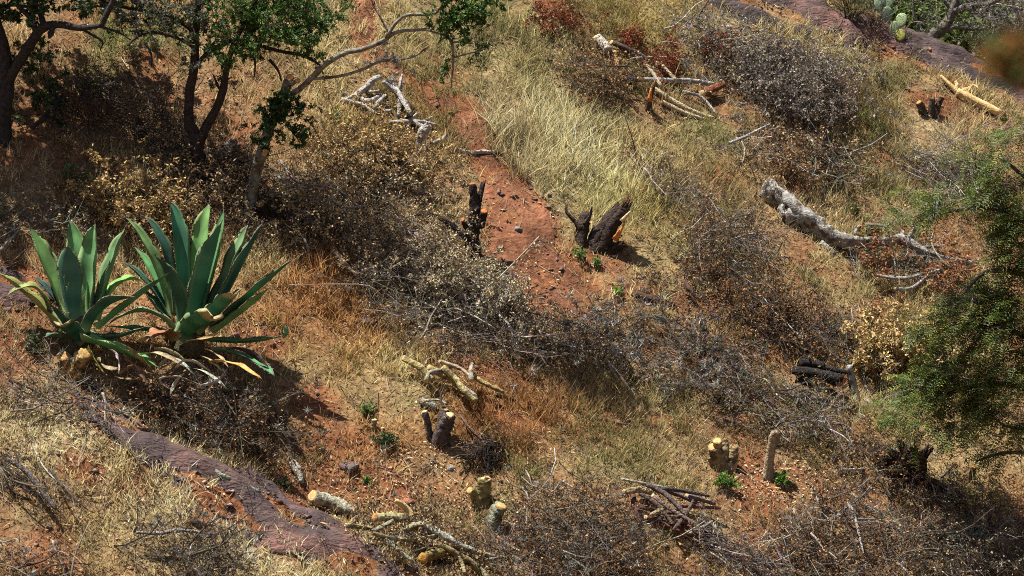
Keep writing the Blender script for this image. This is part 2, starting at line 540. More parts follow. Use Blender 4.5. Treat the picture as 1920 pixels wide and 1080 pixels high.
SLAB_UP = [(1240, -60), (1313, 0), (1443, 50), (1547, 72), (1647, 97), (1763, 133), (1860, 172), (2000, 240), (2020, 190), (1880, 120), (1780, 70), (1707, 50), (1640, 40), (1560, 25), (1500, -20), (1460, -100)]
SLAB_LOW = [(130, 708), (195, 735), (255, 785), (325, 838), (400, 872), (475, 892), (545, 932), (605, 960), (665, 1008), (755, 1060), (830, 1140), (700, 1120), (620, 1060), (500, 1030), (440, 995), (380, 945), (320, 900), (250, 860), (190, 810), (140, 750)]
SLAB_LEFT = [(-200, 480), (20, 490), (90, 530), (110, 570), (40, 580), (-60, 570), (-200, 560)]
PATH_A = ribbon([(690, -60, 18), (686, 10, 18), (680, 60, 20), (715, 105, 8), (770, 150, 6), (840, 195, 14), (880, 230, 34), (900, 270, 36), (925, 315, 22), (955, 370, 44), (980, 420, 62), (975, 470, 74), (1000, 510, 60), (1060, 545, 46), (1120, 575, 20)])
def _el(cx, cy, rx, ry):
    a = np.linspace(0, 6.28, 12, endpoint=False); return np.stack([cx + rx * np.cos(a), cy + ry * np.sin(a) + rx * .25 * np.cos(a)], -1)
BARE = [_el(920, 868, 34, 16), _el(30, 655, 60, 28), _el(640, 825, 60, 26), _el(905, 690, 80, 12), _el(930, 778, 60, 12), _el(1170, 792, 60, 12), _el(1330, 570, 40, 16), _el(1390, 890, 50, 20), _el(560, 905, 50, 18), _el(490, 640, 50, 20), _el(700, 620, 30, 12), _el(1260, 790, 40, 12), _el(1660, 420, 30, 12), _el(1130, 480, 60, 22), _el(1350, 330, 24, 12), _el(1500, 900, 60, 18), _el(1250, 560, 50, 14), _el(1870, 230, 40, 16), _el(1060, 20, 40, 14), _el(820, 120, 26, 10), [(540, 735), (600, 725), (640, 745), (610, 790), (560, 785)], [(1385, 1000), (1440, 1005), (1500, 1045), (1470, 1075), (1400, 1050)],
        [(215, 100), (330, 95), (350, 160), (260, 150)], [(400, 225), (480, 225), (480, 275), (420, 270)], [(30, 180), (110, 130), (150, 230), (60, 260)],
        [(100, 280), (230, 300), (240, 340), (110, 330)], [(1140, 535), (1230, 545), (1260, 575), (1150, 575)], [(1380, 915), (1520, 900), (1540, 950), (1400, 950)],
        [(350, 945), (430, 960), (420, 1000), (350, 985)], [(1610, 560), (1700, 565), (1690, 600), (1610, 590)], [(1630, 290), (1680, 290), (1680, 320), (1640, 322)],
        [(600, 880), (760, 880), (790, 950), (640, 930)], [(1700, 340), (1790, 330), (1790, 360), (1710, 370)], [(0, 980), (120, 1000), (150, 1060), (20, 1060)], [(120, 840), (200, 870), (190, 900), (110, 890)],
        [(225, 885), (300, 895), (290, 925), (220, 915)], [(1690, 170), (1750, 215), (1820, 230), (1800, 190)], [(1550, 140), (1620, 140), (1610, 180), (1560, 175)]]
m_slab = raster([SLAB_UP, SLAB_LOW, SLAB_LEFT], 2)
m_path = raster([PATH_A], 3)
m_bare = raster(BARE, 4)

# grass tone, density and height over the slope:  cx, cy, rx, ry, density, height, colour
OLIVE = (0.34, 0.315, 0.145); STRAW = (0.53, 0.43, 0.215); PALE = (0.74, 0.61, 0.345); RUST = (0.38, 0.185, 0.07); TAN = (0.44, 0.325, 0.165); GREENY = (0.19, 0.23, 0.075)
BLOBS = [(1010, 250, 75, 55, 3.4, 0.36, (0.85, 0.76, 0.44)), (1010, 262, 75, 60, 3.0, 0.34, (0.85, 0.76, 0.44)), (1050, 285, 70, 45, 3.0, 0.34, (0.85, 0.74, 0.42)), (1180, 300, 90, 50, 1.3, 0.24, STRAW), (1010, 100, 160, 90, 1.3, 0.22, OLIVE), (1180, 40, 120, 50, 1.4, 0.22, (0.36, 0.31, 0.10)),
         (640, 90, 90, 80, 1.2, 0.2, STRAW), (760, 200, 80, 60, 1.0, 0.18, (0.33, 0.25, 0.09)), (850, 60, 80, 60, 1.2, 0.2, OLIVE), (1100, 200, 90, 60, 1.1, 0.2, OLIVE),
         (500, 160, 70, 70, 0.9, 0.15, TAN), (240, 80, 70, 50, 1.0, 0.18, GREENY), (120, 220, 120, 80, 0.6, 0.14, TAN), (1480, 90, 120, 50, 1.4, 0.2, STRAW), (1620, 140, 90, 60, 1.3, 0.2, OLIVE),
         (1650, 230, 90, 60, 1.2, 0.22, (0.31, 0.22, 0.09)), (1730, 260, 70, 50, 1.6, 0.28, PALE), (1680, 320, 80, 50, 1.0, 0.2, OLIVE), (1330, 250, 60, 40, 1.0, 0.18, OLIVE),
         (1250, 430, 90, 70, 1.2, 0.2, (0.32, 0.26, 0.10)), (1120, 370, 70, 60, 1.4, 0.22, OLIVE), (1230, 500, 80, 50, 1.0, 0.18, STRAW), (580, 560, 90, 90, 1.5, 0.22, RUST), (500, 500, 50, 40, 1.3, 0.22, STRAW), (640, 660, 90, 60, 1.4, 0.2, (0.36, 0.22, 0.08)),
         (560, 700, 60, 40, 1.1, 0.15, OLIVE), (720, 700, 60, 40, 1.3, 0.22, STRAW), (1000, 800, 130, 55, 1.4, 0.2, RUST), (960, 780, 120, 40, 1.2, 0.18, RUST), (700, 830, 80, 40, .9, .13, RUST), (1500, 620, 90, 40, .8, .13, RUST), (1150, 770, 100, 50, 1.3, 0.2, STRAW), (1130, 860, 120, 40, 1.1, 0.17, OLIVE),
         (900, 760, 70, 50, 1.1, 0.18, (0.30, 0.17, 0.065)), (740, 760, 70, 40, 0.9, 0.15, OLIVE), (700, 900, 120, 40, 0.4, 0.1, TAN), (80, 795, 100, 40, 4.2, 0.14, PALE), (120, 830, 80, 30, 4.2, 0.13, PALE), (230, 865, 110, 38, 4.2, 0.12, PALE), (320, 920, 70, 40, 3.8, 0.12, PALE),
         (560, 1050, 130, 32, 4.2, 0.12, PALE), (450, 1030, 60, 30, 3.5, 0.12, PALE), (120, 920, 120, 40, 1.0, 0.10, TAN), (200, 1010, 140, 50, 1.0, 0.12, STRAW), (80, 1060, 90, 40, 0.6, 0.12, TAN), (1480, 560, 120, 50, 0.8, 0.15, OLIVE), (1620, 600, 90, 50, 1.1, 0.17, TAN),
         (1700, 780, 100, 50, 1.0, 0.18, STRAW), (1560, 790, 70, 40, 1.1, 0.18, TAN), (1640, 480, 60, 40, 0.8, 0.15, OLIVE), (1850, 880, 80, 50, 0.9, 0.16, STRAW), (1480, 930, 120, 40, 0.3, 0.1, TAN), (1300, 880, 60, 40, 1.0, 0.15, STRAW),
         (1280, 1040, 90, 40, 0.9, 0.13, TAN), (1560, 880, 80, 30, 0.8, 0.14, TAN), (1060, 930, 80, 30, 0.8, 0.14, STRAW), (600, 830, 70, 50, 0.9, 0.13, (0.30, 0.17, 0.07)), (60, 640, 60, 40, 0.5, 0.1, TAN), (1860, 190, 60, 40, 1.2, 0.2, STRAW)]
_w = np.full(_PX.shape, 0.12); _dens = _w * 0.8; _hgt = _w * 0.15; _gc = _w[..., None] * np.array(TAN)
for cx, cy, rx, ry, dn, hg, cc in BLOBS:
    w = np.exp(-((_PX - cx) / rx) ** 2 - ((_PY - cy) / ry) ** 2)
    _w = _w + w; _dens = _dens + w * dn; _hgt = _hgt + w * hg; _gc = _gc + w[..., None] * np.array(cc)
m_dens = _dens / _w; m_hgt = _hgt / _w; m_gc = _gc / _w[..., None]

# ------------------------------------------------------------------ the ground sheet
def axis(lo, hi, step, far):
    a = list(np.arange(lo, hi, step))
    s = step; v = a[-1]; r = []
    while v < far:
        s *= 1.22; v += s; r.append(v)
    s = step; v = a[0]; l = []
    while v > -far:
        s *= 1.22; v -= s; l.append(v)
    return np.array(l[::-1] + a + r)

ax = axis(-8.0, 9.5, 0.072, 400); ay = axis(-8.5, 11.0, 0.072, 400)
GXX, GYY = np.meshgrid(ax, ay)
GZ = H(GXX, GYY)
nx, ny = len(ax), len(ay)
gv = np.stack([GXX, GYY, GZ], -1).reshape(-1, 3)
ii = (np.arange(ny - 1)[:, None] * nx + np.arange(nx - 1)[None]).ravel()
gq = np.stack([ii, ii + 1, ii + nx + 1, ii + nx], -1)
gpx, gpy, _ = proj(gv)
cov = np.clip(samp(m_dens, gpx, gpy) * 0.75, 0, 1) * (1 - np.clip(samp(np.maximum(np.maximum(m_bare, m_path), m_slab), gpx, gpy) * 2.2, 0, 1))
cov = np.clip(cov + 0.9 * fbm(gv[:, 0], gv[:, 1], 0.45, 3), 0, 1)[:, None]
beyond = np.clip(crest_s(gv[:, 0], gv[:, 1]) * 0.8 - 0.3, 0, 1)[:, None]
SOIL = np.array([0.255, 0.107, 0.049])
gcol = SOIL * (1 - cov) + (0.65 * samp(m_gc, gpx, gpy) + 0.35 * np.array([0.28, 0.16, 0.08])) * 0.8 * cov
gcol = gcol * (1 - beyond) + np.array([0.14, 0.13, 0.05]) * beyond
gcol = gcol * (0.85 + 0.5 * vnoise(gv[:, 0] * 9, gv[:, 1] * 9))[:, None]
ground = mass('ground', MB().add(gv, Q=gq, C=np.clip(gcol, 0.01, 1)), M['soil'], 'structure', smooth=True)

def patch(name, poly, step, lift, relief, mat_, colf, thr=0.22, blur=2):
    """a sheet of another material that rises out of the ground inside a photo outline"""
    poly = np.asarray(poly, float)
    m_ = raster([poly], blur)
    g = at(np.clip(poly[:, 0], -200, 2150), np.clip(poly[:, 1], -150, 1230))
    x0, y0 = g[:, 0].min() - 0.3, g[:, 1].min() - 0.3; x1, y1 = g[:, 0].max() + 0.3, g[:, 1].max() + 0.3
    X, Y = np.meshgrid(np.arange(x0, x1, step), np.arange(y0, y1, step))
    Z = H(X, Y); P = np.stack([X, Y, Z], -1)
    px, py, _ = proj(P)
    mm = samp(m_, px, py) * (1.15 if 'slab' in name else 1) + (0.32 if 'slab' in name else 0.6) * fbm(X, Y, 0.45, 4)
    mm = np.where(crest_s(X, Y) > 0.6, 0, mm)
    P[..., 2] += np.clip((mm - 0.45) * lift, -0.06, lift * 0.5) + relief(X, Y) * np.clip(mm * 1.5, 0, 1)
    keep = mm > thr
    n_, k_ = X.shape
    kk = (keep[:-1, :-1] & keep[1:, :-1] & keep[:-1, 1:] & keep[1:, 1:])
    i = (np.arange(n_ - 1)[:, None] * k_ + np.arange(k_ - 1)[None])[kk]
    Q = np.stack([i, i + 1, i + k_ + 1, i + k_], -1)
    V = P.reshape(-1, 3)
    used = np.unique(Q); mp = np.full(len(V), -1); mp[used] = np.arange(len(used))
    mb = MB().add(V[used], Q=mp[Q], C=colf(V[used]))
    return mass(name, mb, mat_, 'structure', smooth=True)

def slab_rel(x, y):
    u = x * _cd[0] + y * _cd[1]; v = -x * _cd[1] + y * _cd[0]
    st = np.abs(((v * 3.1 + 1.3 * fbm(x, y, 1.1, 2)) % 1) - 0.5)
    return 0.22 * st + 0.20 * fbm(u * 0.6, v, 0.4, 4) + 0.06 * np.floor(3 * vnoise(u * 1.3, v * 2.6)) / 3 - 0.06

def slab_col(V):
    n_ = fbm(V[:, 0], V[:, 1], 0.8, 3)[:, None]; k_ = (rng.random((len(V), 1)) < 0.03)
    c = np.array([0.080, 0.056, 0.053]) * (1 + 0.9 * n_) + np.array([0.08, 0.02, 0.0]) * np.clip(n_ * 2, 0, 1)
    return np.clip(np.where(k_, c * 1.6, c), 0.02, 0.8)

patch('rock_slab', SLAB_UP, 0.05, 0.12, slab_rel, M['slab'], slab_col)
patch('rock_slab', SLAB_LOW, 0.04, 0.05, lambda x, y: slab_rel(x, y) * .7, M['slab'], slab_col)
patch('rock_slab', SLAB_LEFT, 0.05, 0.10, slab_rel, M['slab'], slab_col)
patch('path', PATH_A, 0.045, 0.05, lambda x, y: 0.055 * fbm(x, y, 0.3, 4), M['path'],
      lambda V: np.clip(np.array([0.220, 0.098, 0.052]) * (1 + 0.8 * fbm(V[:, 0], V[:, 1], 0.5, 3))[:, None], 0.02, 1), thr=0.3, blur=3)

# ------------------------------------------------------------------ brush piles
ALLPILES = []      # photo outlines, where the grass grows thinner
GREYT = [(0.26, 0.23, 0.205), (0.17, 0.15, 0.13), (0.36, 0.32, 0.28)]
DARKT = [(0.065, 0.055, 0.045), (0.12, 0.105, 0.085), (0.038, 0.032, 0.027)]  # dark tones here and in MIXT are lowered to stand for pile shadow
MIXT = [(0.085, 0.072, 0.058), (0.19, 0.17, 0.14), (0.045, 0.038, 0.031), (0.31, 0.285, 0.24)]
TANL = [(0.50, 0.36, 0.18), (0.38, 0.26, 0.12), (0.28, 0.18, 0.085)]
GREYL = [(0.40, 0.33, 0.205), (0.27, 0.22, 0.14), (0.46, 0.39, 0.265)]
GOLDL = [(0.54, 0.38, 0.16), (0.42, 0.28, 0.11), (0.28, 0.18, 0.07)]
BROWNL = [(0.29, 0.14, 0.052), (0.36, 0.20, 0.08), (0.19, 0.095, 0.042), (0.11, 0.07, 0.042)]
DARKL = [(0.13, 0.085, 0.05), (0.09, 0.065, 0.04), (0.22, 0.14, 0.07)]
REDL = [(0.22, 0.055, 0.02), (0.30, 0.08, 0.028), (0.15, 0.04, 0.018)]
MOSSC = [(0.26, 0.245, 0.215), (0.36, 0.345, 0.30), (0.17, 0.16, 0.14)]

def moss_balls(mb, P, size, C):
    n = len(P); k = 20
    D = rvec(n * k); D[:, 2] = D[:, 2] * 0.9 + 0.15
    s = np.repeat(size, k)
    blades(mb, np.repeat(P, k, 0), D, s * rng.uniform(0.6, 1.1, n * k), s * 0.10, rng.uniform(-0.4, 0.4, n * k), np.repeat(C, k, 0) * rng.uniform(0.7, 1.25, (n * k, 1)))

def pile(label, poly, hgt, stems, leaves=0, lsize=0.035, tw=MIXT, lc=TANL, moss=0, ang=-25, angsd=50, slen=(0.35, 0.9), rad=0.006, lift=0.3,
         branches=6, bcol=None, name='brush_pile', group=None, nside=8, nsub=3, updir=0.15, cat='brush pile', lvar=0.35, wig=0.25, full=False, msize=1.0):
    poly = np.asarray(poly, float)
    if name == 'brush_pile': hgt *= 0.8; leaves = int(leaves * 2.9); stems = int(stems * 0.8); rad *= 0.75; lsize *= 1.05; nsub = 2; nside = 6; moss = int(moss * .7); lvar = .28
    if group is None and name == 'brush_pile': group = 'brush piles on the slope'
    ALLPILES.append(poly)
    x0, y0 = poly.min(0); x1, y1 = poly.max(0)
    m_ = raster([poly], 1)
    dome = _blur(raster([poly], 0), 10)
    cx, cy = poly.mean(0)
    hp = hgt / mpp(at(cx, cy)[1]) * 0.8
    def pick(n):
        out = np.zeros((0, 2))
        while len(out) < n:
            q = np.stack([rng.uniform(x0, x1, n * 2), rng.uniform(y0, y1, n * 2)], -1)
            out = np.concatenate([out, q[samp(m_, q[:, 0], q[:, 1]) > rng.uniform(0.1, 0.9, len(q))]])
        q = out[:n]
        dm = np.clip(samp(dome, q[:, 0], q[:, 1]) * 1.5, 0.05, 1)
        u = rng.random(n) ** 0.75 * dm
        P = at(q[:, 0], q[:, 1] + hp * u * lift * 2)
        P[:, 2] += u * hgt + 0.02
        return P
    root_p = at(cx, min(cy + hp * 0.3, y1))
    t = thing(name, label, cat, root_p, group)
    P0 = pick(stems)
    a = np.radians(rng.normal(ang, angsd, stems)) + (rng.random(stems) < 0.4) * math.pi
    D0 = np.stack([np.cos(a), np.sin(a), GX * np.cos(a) + GY * np.sin(a) + rng.normal(updir, 0.28, stems)], -1)
    L0 = rng.uniform(*slen, stems)
    P0 = P0 - nrm(D0) * L0[:, None] * 0.45
    gz = H(P0[:, 0], P0[:, 1]); P0[:, 2] = np.maximum(P0[:, 2], gz + 0.01)
    R0 = rad * rng.uniform(0.7, 1.5, stems)
    lv = spray(P0, D0, L0, R0, nside, nsub, wig=wig)
    # keep the thin ends above the ground
    for Pq, _ in lv:
        z = H(Pq[..., 0], Pq[..., 1]); Pq[..., 2] = np.maximum(Pq[..., 2], z + 0.005)
    mb = MB()
    cs = colr(stems, tw, 0.3)
    twig_tubes(mb, lv[0][0][branches:], lv[0][1][branches:], cs[branches:])
    twig_tubes(mb, lv[1][0], lv[1][1], np.repeat(cs, nside, 0) * rng.uniform(0.8, 1.2, (stems * nside, 1)))
    twig_tubes(mb, lv[2][0], lv[2][1], np.repeat(cs, nside * nsub, 0) * rng.uniform(0.8, 1.25, (stems * nside * nsub, 1)))
    part('twigs', mb, M['twig'], t, kind='stuff')
    for b in range(min(branches, stems)):
        bm = MB()
        limb(bm, lv[0][0][b], lv[0][1][b] * 2.0 + 0.002, sides=6, k=9, rough=0.06, C=colr(1, bcol or tw, 0.25)[0] * 1.25)
        part('branch', bm, M['twig'], t, smooth=True)
    if leaves:
        lp, ld = spray_points(lv, leaves)
        # leaves in clumps: some sprays keep them, others have shed
        nz = fbm(lp[:, 0], lp[:, 1], 0.35, 2); keep = nz * 1.6 + (0.45 if full else 0) > rng.uniform(-0.7, 0.4, leaves)
        lp, ld = lp[keep], ld[keep]; n = len(lp)
        mb = MB()
        lp = lp + rng.normal(0, 0.012, (n, 3))
        leaf_quads(mb, lp, ld * 0.5 + rvec(n) + np.array([0, 0, -0.25]), rvec(n) + np.array([0, 0, 0.6]), lsize * rng.uniform(0.6, 1.4, n), lsize * rng.uniform(0.35, 0.75, n), colr(n, lc, lvar))
        part('dry_leaves', mb, M['leaf'], t, kind='stuff')
    if moss:
        mp, _ = spray_points(lv, moss, (0, 1))
        mb = MB(); moss_balls(mb, mp, rng.uniform(0.04, 0.09, moss) * msize, colr(moss, MOSSC, 0.3))
        part('air_plants', mb, M['moss'], t, kind='stuff')
    return t

def ell(cx, cy, rx, ry, rot=0, n=14):
    r = np.random.default_rng(int(cx * 7 + cy)); a = np.linspace(0, 2 * math.pi, n, endpoint=False)
    k = r.uniform(0.82, 1.15, n); c, s = math.cos(math.radians(rot)), math.sin(math.radians(rot))
    x = rx * k * np.cos(a); y = ry * k * np.sin(a)
    return np.stack([cx + c * x - s * y, cy + s * x + c * y], -1)

pile('big tan heap of cut branches between the black stump and the agaves', [(500, 320), (600, 360), (700, 350), (800, 370), (845, 430), (845, 500), (870, 560), (800, 570), (700, 540), (640, 480), (540, 440), (490, 380)], 0.45, 210, 7500, 0.032, MIXT, GREYL + TANL, moss=25, branches=14, ang=-20)
pile('golden brown leafy heap behind the grey dead branches left of the path', ell(700, 305, 100, 44, 8), 0.36, 90, 5600, lsize=0.034, tw=DARKT, lc=GOLDL + TANL, branches=6, full=True)
pile('gold leafed heap of cut twigs just behind the agaves', ell(255, 400, 90, 50), 0.45, 70, 3000, 0.04, DARKT, GOLDL, branches=5, full=True)
pile('dark tangle of twigs around the cut vine trunk left of centre', [(330, 380), (420, 330), (520, 380), (560, 440), (600, 480), (520, 490), (440, 450), (350, 420)], 0.4, 70, 1600, 0.035, DARKT, DARKL + TANL, branches=6)
pile('pale leafed heap of cut branches below the bare red path', ell(880, 556, 115, 42, 15), 0.4, 90, 5200, 0.034, MIXT, GREYL + [(0.5, 0.42, 0.24)], moss=10, branches=6, full=True)
pile('long dark belt of bare twigs running down from the red path to mid slope', [(640, 520), (760, 570), (900, 590), (1020, 590), (1120, 640), (1080, 690), (960, 690), (840, 665), (740, 620), (660, 570)], 0.42, 190, 3200, 0.03, MIXT, DARKL + GREYL, moss=50, branches=16, ang=-15)
pile('grey heap thick with ball shaped air plants in the middle of the lower slope', [(1060, 610), (1180, 590), (1300, 620), (1400, 680), (1440, 760), (1380, 770), (1280, 740), (1180, 720), (1090, 680)], 0.4, 150, 2600, 0.03, MIXT, BROWNL, moss=640, branches=10, msize=1.25)
pile('brown leafed litter of cut twigs below the leaning splintered stump', [(1270, 500), (1380, 500), (1500, 560), (1600, 640), (1560, 680), (1440, 660), (1340, 620), (1270, 570)], 0.32, 130, 5000, 0.034, DARKT, BROWNL + DARKL, moss=70, branches=10)
pile('tall grey leafed heap standing on the grass below the purple slab', [(1390, 110), (1450, 85), (1530, 90), (1575, 150), (1590, 220), (1560, 265), (1500, 235), (1430, 200), (1390, 165)], 0.75, 180, 9500, 0.036, [(0.10, 0.085, 0.075), (0.07, 0.058, 0.05)], [(0.24, 0.205, 0.165), (0.17, 0.14, 0.115), (0.32, 0.28, 0.22)], branches=6, lift=0.5)
pile('bare grey twigs above the pale sawn poles near the slab', [(1250, 60), (1330, 40), (1420, 70), (1440, 130), (1400, 180), (1320, 170), (1260, 120)], 0.5, 90, 900, 0.03, MIXT, GREYL, moss=40, branches=10)
pile('low brown leafed heap in the olive grass left of the sawn poles', ell(1120, 150, 62, 45), 0.4, 60, 2800, 0.034, DARKT, BROWNL + TANL, branches=4)
pile('dark heap of arched twigs with brown leaves above the big fallen log', [(1370, 295), (1440, 250), (1540, 265), (1610, 310), (1610, 355), (1550, 360), (1470, 325), (1390, 320)], 0.55, 120, 2600, 0.034, MIXT, BROWNL + TANL, moss=10, branches=14, lift=0.4)
pile('thin grey fan of twigs beside the tall pale grass', [(1160, 290), (1220, 310), (1300, 350), (1330, 400), (1270, 390), (1200, 350)], 0.28, 60, 300, 0.03, GREYT + DARKT, TANL, branches=6, ang=-35, angsd=25)
pile('loose grey twig heap right of the pale grass tuft on the upper right', [(1690, 330), (1760, 300), (1830, 310), (1860, 350), (1800, 380), (1710, 365)], 0.45, 90, 200, 0.03, GREYT + DARKT, TANL, branches=12, slen=(0.5, 1.1))
pile('round dark mound of fine twigs left of the big fallen log', [(1285, 430), (1350, 405), (1410, 435), (1455, 485), (1420, 515), (1340, 505), (1280, 480)], 0.42, 120, 1200, 0.032, MIXT, BROWNL, moss=15, branches=8)
pile('rust leafed tangle of branches under the grey limb of the fallen log', [(1600, 470), (1680, 470), (1760, 490), (1830, 510), (1810, 555), (1720, 545), (1640, 525), (1590, 500)], 0.42, 90, 2200, 0.04, MIXT, [(0.34, 0.145, 0.055), (0.26, 0.11, 0.045)], branches=12)
pile('grey and green twig heap above the bent pale post', [(1340, 740), (1440, 720), (1540, 760), (1590, 800), (1540, 835), (1440, 830), (1370, 800)], 0.42, 110, 1300, 0.032, GREYT + DARKT, [(0.10, 0.12, 0.03), (0.16, 0.14, 0.06), (0.22, 0.14, 0.07)], moss=40, branches=12)
pile('low golden leafed heap beside the lichen covered pole on the right', [(1585, 665), (1650, 640), (1720, 645), (1765, 665), (1750, 695), (1680, 697), (1605, 690)], 0.5, 60, 6500, 0.045, DARKT, [(0.58, 0.43, 0.20), (0.46, 0.32, 0.13)], branches=3, full=True)
pile('thin dry twigs hanging below the golden leafed heap on the right', [(1600, 690), (1700, 695), (1780, 680), (1790, 720), (1700, 740), (1640, 725)], 0.3, 50, 700, 0.03, MIXT, BROWNL, branches=6)
pile('dark heap with grey ball shaped air plants below the two agaves', [(235, 765), (330, 745), (430, 755), (520, 800), (560, 850), (500, 880), (410, 850), (320, 810)], 0.45, 150, 3400, 0.032, DARKT, DARKL + BROWNL, moss=230, branches=8)
pile('grey twigs on the purple rock below the left agave', [(-40, 700), (60, 700), (150, 730), (215, 780), (190, 830), (110, 790), (20, 750), (-40, 740)], 0.26, 50, 500, 0.03, MIXT, DARKL, moss=30, branches=8)
pile('spreading bare thorny twigs at the left edge below the pale grass ridge', [(-60, 850), (20, 850), (90, 890), (130, 940), (110, 960), (40, 930), (-60, 900)], 0.25, 30, 250, 0.028, MIXT, DARKL, moss=15, branches=8, ang=-35, angsd=25)
pile('thorny dark bush with grey air plants at the bottom left edge', [(250, 1010), (320, 985), (400, 1000), (440, 1050), (450, 1110), (300, 1110), (255, 1060)], 0.45, 70, 600, 0.028, DARKT, DARKL, moss=70, branches=10, updir=0.35)
pile('dark twigs in the bottom left corner', [(-60, 1030), (40, 1020), (140, 1050), (180, 1100), (60, 1120), (-60, 1110)], 0.25, 36, 500, 0.03, MIXT, BROWNL, moss=25, branches=6)
pile('large dark round heap of fine twigs at the bottom centre', [(955, 1000), (985, 930), (1050, 912), (1130, 930), (1200, 985), (1225, 1040), (1200, 1110), (1040, 1110), (930, 1105), (910, 1050)], 0.6, 260, 5200, 0.03, DARKT + MIXT, BROWNL + DARKL, moss=150, branches=14, lift=0.4)
pile('twiggy heap under the mossy log pieces at the bottom left of centre', [(640, 960), (720, 960), (820, 980), (900, 1030), (900, 1080), (820, 1080), (740, 1050), (660, 1010)], 0.2, 55, 2200, 0.034, DARKT, TANL + DARKL, moss=40, branches=4)
pile('wide heap of grey twigs with brown leaves right of the bottom soil patch', [(1440, 990), (1520, 950), (1620, 950), (1720, 980), (1730, 1060), (1690, 1110), (1540, 1110), (1470, 1060)], 0.5, 170, 4200, 0.03, MIXT, BROWNL + DARKL, moss=60, branches=20, lift=0.4)
pile('shaded heap of mossy branches in the bottom right corner', [(1720, 1010), (1820, 1000), (1930, 1000), (1960, 1110), (1800, 1110), (1720, 1080)], 0.45, 120, 2200, 0.03, MIXT, DARKL + GREYL, moss=120, branches=10)
pile('grey twigs trailing down from the stack of reddish sticks', [(1300, 1000), (1380, 1010), (1480, 1060), (1500, 1110), (1400, 1100), (1320, 1050)], 0.3, 70, 500, 0.03, GREYT + DARKT, BROWNL, moss=90, branches=10, ang=-30, angsd=25)
pile('shaded dark brush between the two trees on the left', [(90, 200), (170, 150), (260, 160), (340, 190), (330, 250), (250, 270), (150, 260), (100, 250)], 0.5, 110, 2200, 0.032, DARKT, DARKL, moss=15, branches=8)
pile('shaded heap of dark twigs behind the forked trunk on the left', [(270, 260), (350, 270), (450, 300), (470, 350), (400, 370), (310, 340), (250, 300)], 0.38, 90, 1500, 0.034, DARKT, DARKL + TANL, moss=20, branches=6)
pile('pale dry twig litter in the shade at the left edge above the agaves', [(-40, 370), (60, 380), (160, 400), (180, 440), (60, 450), (-40, 440)], 0.22, 40, 600, 0.032, MIXT, TANL, branches=6)
pile('scattered twigs and bark round the uprooted dark stump', [(1560, 850), (1640, 840), (1740, 890), (1840, 930), (1880, 980), (1760, 960), (1640, 910)], 0.22, 80, 1800, 0.032, MIXT, BROWNL + DARKL, moss=30, branches=10)
pile('bare twigs sloping down between the grey air plant heap and the fallen log', [(1440, 600), (1540, 610), (1660, 640), (1650, 680), (1560, 690), (1470, 660)], 0.35, 60, 600, 0.03, GREYT + DARKT, BROWNL, branches=12, ang=-50, angsd=20)
pile('dark twigs added to stand for the dark hollow of the dug pit below the grey stump', ell(905, 862, 52, 22), 0.16, 46, 500, 0.03, [(0.035, 0.027, 0.022), (0.06, 0.045, 0.036)], DARKL, branches=6, name='pit_dark_twigs', cat='dark twigs', slen=(.15, .4))  # twigs added to darken the hollow of the pit
for lab, e, n_ in [('rust red fern like dry spray in the grass at the top', ell(1040, 45, 38, 22), 26), ('rust red dry spray lying across the sawn poles', ell(1252, 122, 26, 24), 22), ('rust red dry spray under the grey twigs at upper right', ell(1342, 98, 28, 20), 20), ('small rust red dry spray behind the pale stub', ell(1178, 80, 26, 14), 12)]:
    pile(lab, e, 0.28, n_, n_ * 55, 0.04, [(0.12, 0.04, 0.02)], REDL, branches=2, name='dry_spray', cat='dry branch', group='rust red dry sprays', slen=(0.25, 0.55))

# ------------------------------------------------------------------ agaves
GLAUC = (0.054, 0.155, 0.08); LIGHT = (0.125, 0.255, 0.09); DEEP = (0.028, 0.085, 0.056); YELLOW = (0.19, 0.28, 0.075)

